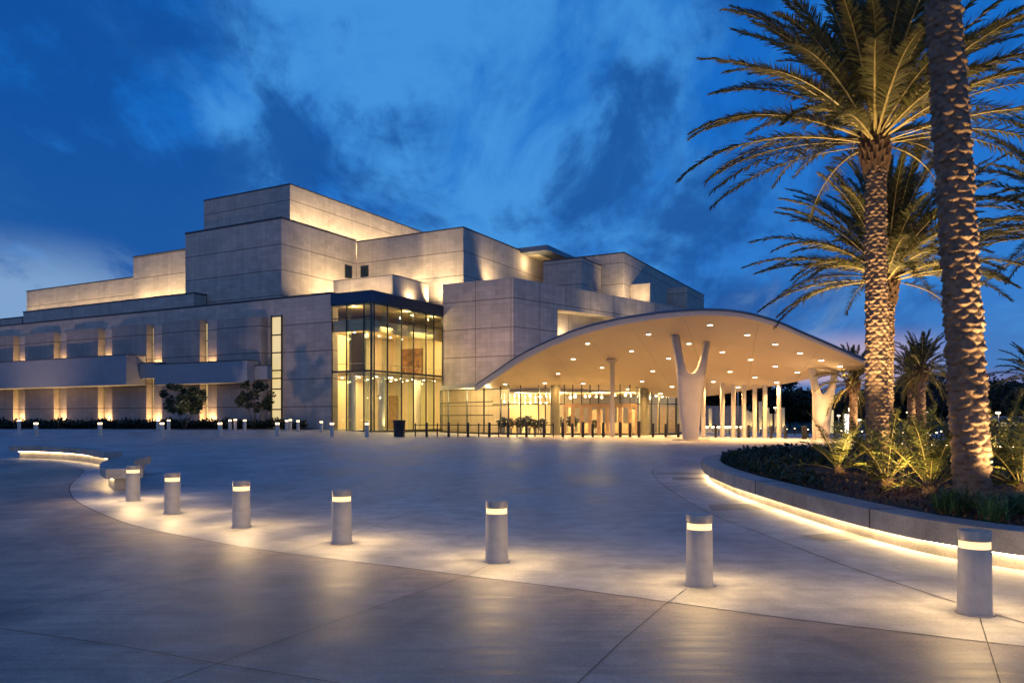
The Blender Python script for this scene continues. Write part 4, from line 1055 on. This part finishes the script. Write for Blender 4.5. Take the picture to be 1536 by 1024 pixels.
#@@BENCH
# ------------------------------------------------------------------ curved benches on the left
def bench(name, line, lab, w=.62, zt=.53, zb=.30, leg=None):
    ln = resample(spline(line, 8), 30); org = (*ln[15], 0); o = empty(name, org, lab, 'bench')
    def side(off):
        out = []
        for i, p in enumerate(ln):
            t = ln[min(i+1, 29)]-ln[max(i-1, 0)]; t /= np.linalg.norm(t); out.append(p+np.array((t[1], -t[0]))*off)
        return out
    def solid(nm, o0, o1, z0, z1, mat, rng_=None):
        a, b = side(o0), side(o1)
        if rng_: a, b = a[rng_[0]:rng_[1]], b[rng_[0]:rng_[1]]
        mb = MB(); n = len(a)
        for i in range(n-1):
            mb.faces([(*a[i], z0), (*a[i+1], z0), (*a[i+1], z1), (*a[i], z1)], [(0, 1, 2, 3)], 0, False)
            mb.faces([(*b[i], z0), (*b[i+1], z0), (*b[i+1], z1), (*b[i], z1)], [(3, 2, 1, 0)], 0, False)
            mb.faces([(*a[i], z1), (*a[i+1], z1), (*b[i+1], z1), (*b[i], z1)], [(0, 1, 2, 3)], 0, False)
            mb.faces([(*a[i], z0), (*a[i+1], z0), (*b[i+1], z0), (*b[i], z0)], [(3, 2, 1, 0)], 0, False)
        for i, fl_2 in ((0, 1), (n-1, -1)): mb.faces([(*a[i], z0), (*b[i], z0), (*b[i], z1), (*a[i], z1)], [(0, 1, 2, 3)[::fl_2]], 0, False)
        return mb.build(nm, mat, o, org)
    solid('seat', w/2, -w/2, zb, zt, M['kerb']); solid('plinth', w/2-.2, -w/2+.15, 0, zb-.003, M['kerb'], (1, 29)); solid('led_strip', w/2-.13, w/2-.165, zb-.03, zb-.004, M['led_bench'], (1, 29))
    return o
b1 = [gnd(x, y) for x, y in ((22, 686.5), (60, 687), (100, 689), (138, 693), (170, 699.5))]
bench('curved_bench', b1, 'long curved concrete bench glowing underneath at the left edge')
bench('curved_bench', [(-11.9, 24.6), (-11.2, 22.2), (-10.3, 20.2), (-9.25, 18.5)], 'short dark bench end behind the smallest near bollard', w=.8)
bench('curved_bench', [(28, 38), (25, 39.5), (22.8, 42.5), (22, 46)][::-1], 'distant lit seat wall behind the planter at right edge')

#@@TREES
# ------------------------------------------------------------------ planting along the wing and background trees
mb = MB()
bedp = [(-27.5, 79.6), (-60, 81), (-90, 84), P(-1.4, 80), P(-1.4, 14), P(-1.4, 9.0), (-21.5, 80.3)]
mb = MB()
pp = [(-90, 83), (-60, 81), (-40, 80), (-27, 79.6), (-22, 80.2)]
bk = [P(-.05, 83), P(-.05, 52), P(-.05, 30), P(-.05, 14), P(-.05, 8)]
for i in range(4):
    a, b, c, d = pp[i], pp[i+1], bk[i+1], bk[i]; mb.face([(*a, .585), (*b, .585), (*c, .60), (*d, .60)])
tag(mb.build('planting_bed', M['soil']), kind='structure')
def reg_bed(rg):
    t = rg.uniform(0, 1); px = -60+t*520; f0 = np.interp(at(px, 80)[0], [-90, -60, -40, -27, -22], [83, 81, 80, 79.6, 80.2])
    y = f0+abs(rg.normal(0, 1))*4+rg.uniform(.2, 1); X = at(px, y)[0]
    # stay in front of the wall
    u = (X-C0[0])*U[0]+(y-C0[1])*U[1]
    if u > -1.5: return None
    return X, y, .6+rg.uniform(0, 1)**.8*(.25+.75*hump(X*.5, y*.5))*(.55+.25*min(2, (y-f0)*.4))
scatter_leaves('shrub_bed', reg_bed, 22000, .34, M['leafd'], None, 41, label='dark low shrubs massed along the foot of left wing')
def tree_mesh(seed, h, cr, blobs, nleaf, ls, stems=1, spread=.5, thin=.0):
    rg = np.random.default_rng(seed); tk = MB(); cen_ = []
    for b in range(blobs):
        a = rg.uniform(0, 6.283); t = rg.uniform(0, 1); rr_ = cr*math.sqrt(rg.uniform(0, 1))*(.55+.45*math.sin(math.pi*min(1, t*.8+.12))); z = h*(.36+.58*t)+rr_/cr*h*.05
        cen_.append((np.array((math.cos(a)*rr_, math.sin(a)*rr_, z)), cr*rg.uniform(.10, .26)))
    for s_ in range(stems):
        a = s_*2*math.pi/stems+.4; top = np.array((math.cos(a)*cr*spread, math.sin(a)*cr*spread, h*.55)) if stems > 1 else np.array((0, 0, h*.6))
        b0 = np.array((math.cos(a)*.1, math.sin(a)*.1, 0))*(stems > 1)
        tk.tube([b0, b0*.6+top*.33+rg.normal(0, .04*h*.2, 3)*(1, 1, 0), top*.66, top], [h*.022/math.sqrt(stems)+.02, h*.017/math.sqrt(stems)+.015, .012*h/math.sqrt(stems), .006*h], 7)
        for c, r in cen_[s_::stems]:
            st = top*rg.uniform(.6, .95); tk.tube([st, (st+c)/2+rg.normal(0, .08, 3), c], [.008*h/math.sqrt(stems), .005*h/math.sqrt(stems), .002*h], 5)
    vs_ = []; fs = []
    for c, r in cen_:
        for _ in range(nleaf//blobs):
            q = rg.normal(0, 1, 3); q /= np.linalg.norm(q); p = c+q*r*rg.uniform(.45, 1.05)*np.array((1, 1, .75)); l = ls*rg.uniform(.6, 1.4)
            d = rg.normal(0, 1, 3)+q*.6; d /= np.linalg.norm(d); s2 = np.cross(d, rg.normal(0, 1, 3)); s2 /= np.linalg.norm(s2); b = len(vs_)
            vs_ += [p, p+d*l*.5+s2*l*.28, p+d*l, p+d*l*.5-s2*l*.28]; fs.append((b, b+1, b+2, b+3))
    return tk, vs_, fs
def tree(loc, lab, seed, h, cr, blobs, nleaf, ls, mat, stems=1, grp=None, spread=.5, name='tree'):
    o = empty(name, loc, lab, 'tree', grp); tk, vs_, fs = tree_mesh(seed, h, cr, blobs, nleaf, ls, stems, spread)
    tk.build('trunk', M['bark'], o)
    me = bpy.data.meshes.new('crown'); me.from_pydata([tuple(v) for v in vs_], [], fs); me.materials.append(mat); me.update(); link('crown', me, o)
    return o
tree((*at(277, 79.5)[:2], .55), 'bushy small multi stemmed tree left, before the lit slit windows', 51, 4.5, 2.2, 46, 4600, .27, M['leaf'], 5, 'small trees before the left wing', .55, 'small_tree')
tree((*at(383, 80.5)[:2], .55), 'sparser small multi stemmed tree beside the tall lit window', 52, 5.0, 1.9, 30, 2200, .27, M['leaf'], 4, 'small trees before the left wing', .5, 'small_tree')
tA = tree((*at(1120, 120)[:2], 0), 'dark broad tree behind the slim columns, nearest under the canopy', 53, 10.5, 7.0, 90, 11000, .55, M['leafd'], 1, 'dark trees beyond the plaza')
tB = tree((*at(1185, 128)[:2], 0), 'dark tree just left of second forked column', 54, 5.6, 6.5, 90, 11000, .6, M['leafd'], 1, 'dark trees beyond the plaza')
tC = tree((*at(1523, 92)[:2], 0), 'loose open crowned tree behind the street lamp at right edge', 55, 6.6, 4.6, 30, 2600, .38, M['leafd'], 2, 'dark trees beyond the plaza')
for src, px, d, s_, lb in ((tA, 1080, 125, 1.0, 'dark tree behind the left slim columns'), (tA, 1150, 140, .62, 'dark tree between the two forked columns, further back'), (tA, 1040, 130, .95, 'dark tree hidden mostly by the first forked column'),
                          (tA, 1290, 170, .75, 'low dark tree behind the full crowned palm trunk'), (tB, 1345, 150, 1.1, 'dark tree left of the distant palm pair'), (tA, 1375, 165, .85, 'dark tree directly behind the distant palm pair'),
                          (tC, 1402, 110, 1.25, 'dark loose tree between distant palms and the thickest trunk'), (tB, 1440, 150, 1.3, 'dark tree hidden behind the thickest trunk'), (tA, 1490, 150, .75, 'dark tree right of the thickest trunk, behind lit building'),
                          (tB, 1545, 140, 1.2, 'dark tree behind the lit building at the frame edge'), (tC, 1245, 115, .68, 'thin dark tree right of second forked column'), (tC, 1275, 140, .85, 'thin open tree behind the lit banner'),
                          (tA, 1600, 150, 1.0, 'dark tree past the right frame edge'), (tB, 1250, 190, .8, 'far dark tree behind the banner')):
    copy_tree(src, at(px, d), lb, px*.7, s_)
# distant palms: a slimmer trunk and a coarser crown
crownC = make_crown('crown', 46, 3.1, .55, .06, 34, 61, -.55, rr=.04)
trunkC = make_trunk(5.6, .30, .24, (0, 0), nrow=7, pitch=.2, seed=62, th=48, dz=.05)
bootsC = make_boots(1.0, .34, 63).build('leaf_boots', M['boots']); bm_ = bootsC.data; bpy.data.objects.remove(bootsC)
for px, d, tz, lb, rot, s_ in ((1382, 60, 5.6, 'distant right palm of the pair, taller with dense crown', 0, 1.0), (1367, 64, 5.2, 'distant left palm of the pair, crown partly hidden', 1.1, .92), (1280, 60, 4.6, 'distant palm half hidden by the full crowned palm trunk', 2.0, 1.0), (1556, 58, 4.9, 'distant palm at the right frame edge, fronds reaching in', .5, 1.0)):
    X, Y, _ = at(px, d); o = empty('date_palm', (X, Y, 0), lb, 'palm tree', 'distant date palms')
    t_ = link('trunk', trunkC, o); t_.scale = (1, 1, tz/5.6)
    link('leaf_boots', bm_, o, (0, 0, tz)); c = link('crown', crownC, o, (0, 0, tz), s_); c.rotation_euler = (0, 0, rot)
    spot('palm_uplight', (X+.9, Y-1.1, .2), (X, Y, tz), 420, 75, .9, .06, UPC)

#@@FAR
# ------------------------------------------------------------------ things in the distance at right
mb = MB(); X0, X1 = at(1050, 104)[0], at(1112, 104)[0]
mb.prism([(X0, 104), (X1, 104), (X1, 112), (X0, 112)], 0, 3.3); LBd = tag(mb.build('low_building', M['stone'], None, ((X0+X1)/2, 104, 0)), 'low grey service building seen between the slim columns', 'building')
mb = MB()
for i in range(8): mb.box(X0+.5+i*(X1-X0)/8, 103.9, 1.6, .18, .16, 3.1)
mb.build('pilasters', M['slab'], LBd, ((X0+X1)/2, 104, 0))
mb = MB(); mb.prism([(at(1056, 94)[0], 94), (at(1128, 94)[0], 94), (at(1128, 94)[0], 94.5), (at(1056, 94)[0], 94.5)], 0, .55); o = tag(mb.build('garden_wall', M['kerb'], None, at(1090, 94)), 'low garden wall lit along its top under the canopy', 'garden wall')
mb = MB(); mb.box(at(1092, 93.9)[0], 93.95, .6, 5.4, .06, .05); l_ = mb.build('led_strip', M['led'], o, at(1090, 94))
gpost = None
for k, (px, d, h) in enumerate(((1121, 92, 2.6), (1126, 93, 2.4), (1140.5, 90, 3.6), (1151.5, 92, 2.9), (1156, 93, 2.2), (1163.5, 91, 2.2), (1174.5, 90, 2.9), (1065, 90, 2.8))):
    mb = MB(); mb.box(0, 0, h/2, .30, .30, h); mb.box(0, 0, .03, .5, .5, .06); o = mb.build('garden_pillar', M['cream']); o.location = at(px, d)
    tag(o, 'uplit slim pillar in the dark garden behind the columns', 'pillar', 'uplit garden pillars')
    spot('pillar_uplight', (at(px, d)[0], d-.7, .1), (at(px, d)[0], d, 2.2), 45, 60, .9, .05, (1, .72, .25))
def lamp_post(px, d, h, lab, head=.22, grp=None, arm=0):
    X, Y, _ = at(px, d); o = empty('street_lamp', (X, Y, 0), lab, 'street lamp', grp)
    mb = MB(); mb.tube([(0, 0, 0), (0, 0, h)], [.07, .045], 8)
    if arm: mb.tube([(0, 0, h), (arm*.5, 0, h+.1), (arm, 0, h+.08)], .04, 6)
    mb.build('pole', M['steel'], o)
    mb = MB(); mb.lathe((arm, 0, h-.02), [(head*.6, 0), (head, .07), (head*.7, .16)], 12); mb.build('lamp_head', M['street'], o)
lamp_post(1498, 60, 2.05, 'grey street lamp on pole right of the thickest trunk', .2, arm=-.06)
lamp_post(1289, 80, 1.45, 'short lit lamp right of the glowing banner', .22)
lamp_post(1258, 84, 1.9, 'short lit lamp left of the glowing banner', .18)
lamp_post(1362, 92, 2.3, 'distant lamp left of the distant palm pair', .22)
lamp_post(1389, 92, 2.3, 'distant lamp right of the distant palm pair', .22)
lamp_post(1107, 98, 5.6, 'tall warm lamp glowing in trees between slim columns', .35)
lamp_post(1163, 96, 2.9, 'warm lamp among the uplit garden pillars', .25)
X, Y, _ = at(1275, 86); o = empty('banner_sign', (X, Y, 0), 'glowing white upright banner sign right of second forked column', 'sign')
mb = MB(); mb.box(0, 0, 1.0, 1.45, .22, 2.4); mb.build('housing', M['steel'], o); mb = MB(); mb.box(0, -.125, 1.02, 1.28, .02, 2.2); s_ = mb.build('face', M['sign'], o)
mb = MB(); mb.lathe((.0, 0, 2.2), [(.12, 0), (.16, .5), (.05, .9)], 10); mb.build('finial_lamp', M['bulb'], o)
mb = MB(); mb.box(.0, -.14, 1.15, .16, .012, .5); mb.box(.04, -.14, .85, .1, .012, .2); mb.build('printed_mark', M['tan'], s_)
mb = MB(); X, Y, _ = at(1246, 88); mb.box(0, 0, 1.3, .55, .3, 2.6); o = mb.build('lit_pillar', M['glow']); o.location = (X, Y, 0); tag(o, 'tall glowing pillar beside the second forked column', 'pillar')
# pavilion with lit windows at the right edge
mb = MB(); X0, X1 = at(1486, 105)[0], at(1640, 105)[0]
mb.prism([(X0, 105), (X1, 105), (X1, 113), (X0, 113)], 0, 1.6); mb.prism([(X0-1, 104), (X1+1, 104), (X1+1, 114), (X0-1, 114)], 1.6, 1.95)
PVo = ((X0+X1)/2, 105, 0); PV = tag(mb.build('pavilion', M['slab'], None, PVo), 'long low pale pavilion with lit windows at right edge', 'building')
for px, w in ((1494, .9), (1505, .7), (1519, .8), (1530, .7), (1550, .9), (1575, .9)):
    mb = MB(); mb.box(at(px, 105)[0], 104.97, .85, w, .05, .45); mb.build('window', M['glow'], PV, PVo)
# small path lights scattered over the car park edge
mb = MB(); mb.lathe((0, 0, 0), [(.05, 0), (.05, .62)], 8); pl_ = mb.build('path_light', M['black']); tag(pl_, 'small path light glowing low beyond the planter', 'path light', 'path lights beyond the planter')
mb = MB(); mb.lathe((0, 0, .63), [(.05, 0), (.08, .05), (.04, .10)], 8); h_ = mb.build('lamp_head', M['street'], pl_)
rg = random.Random(5)
for k, (px, d) in enumerate(((1240, 64), (1252, 68), (1262, 62), (1270, 70), (1283, 64), (1293, 60), (1342, 56), (1354, 54), (1361, 58), (1392, 52), (1405, 55), (1412, 60), (1395, 46), (1356, 46), (1485, 52), (1512, 47), (1522, 50), (1532, 44), (1505, 40), (1492, 62), (1212, 70), (1225, 74), (1180, 72), (1168, 70), (1192, 76), (1141, 78), (1094, 80), (1078, 82))):
    o = pl_ if k == 0 else copy_tree(pl_, (0, 0, 0), pl_['label'])
    X, Y, _ = at(px, d); o.location = (X, Y, 0)

# flood spots added to warm the left wing and the side wing
for v_, pw in ((12, 2100), (30, 3300), (52, 3900), (74, 3500)):
    c = P(-15, v_); spot('wing_fill', (*c, .7), (*P(0, v_), 15), pw, 100, 1, .4, (1, .62, .46))
spot('wing_fill', (-5.5, 82.5, 5.9), (*P(13.5, -4), 15), 2000, 120, 1, .4, (1, .62, .46)); spot('wing_fill', (3.5, 80, 6.2), (*hw(9), 15), 1300, 110, 1, .4, (1, .62, .46))

def reg_far(rg):
    px = rg.uniform(1000, 1640); d = rg.uniform(195, 215); h = 3.5+2.5*hump(px*.05, px*.021)+1.2*hump(px*.17, 1)
    return (px-768)/F*d, d, rg.uniform(0, h)
scatter_leaves('treeline', reg_far, 9000, 1.5, M['leafd'], None, 71, label='dark distant wood closing the horizon at right')

# potted plants just inside the entrance glass
pot0 = None
for k, px in enumerate((754, 765, 780, 792, 803, 813, 838, 858, 893)):
    X, Y, _ = at(px, 80.3)
    if pot0 is None:
        pot0 = empty('potted_plant', (X, Y, .06), 'dark round potted plant standing inside the entrance glass', 'plant', 'potted plants inside the entrance')
        mb = MB(); mb.lathe((0, 0, 0), [(.20, 0), (.30, .62), (.27, .64)], 16); mb.build('pot', M['white'], pot0)
        rg = np.random.default_rng(81); vs_ = []; fs = []
        for _ in range(420):
            q = rg.normal(0, 1, 3); q /= np.linalg.norm(q); p = np.array((0, 0, 1.2))+q*rg.uniform(.15, .55)*np.array((1, 1, .9)); d = q+rg.normal(0, .6, 3); d /= np.linalg.norm(d); s2 = np.cross(d, rg.normal(0, 1, 3)); s2 /= np.linalg.norm(s2); b = len(vs_); l = rg.uniform(.14, .26)
            vs_ += [p, p+d*l*.5+s2*l*.3, p+d*l, p+d*l*.5-s2*l*.3]; fs.append((b, b+1, b+2, b+3))
        me = bpy.data.meshes.new('leaves'); me.from_pydata([tuple(v) for v in vs_], [], fs); me.materials.append(M['leafd']); me.update(); link('leaves', me, pot0)
    else: copy_tree(pot0, (X, Y, .06), pot0['label'], k*1.3, .85+.08*(k % 4))
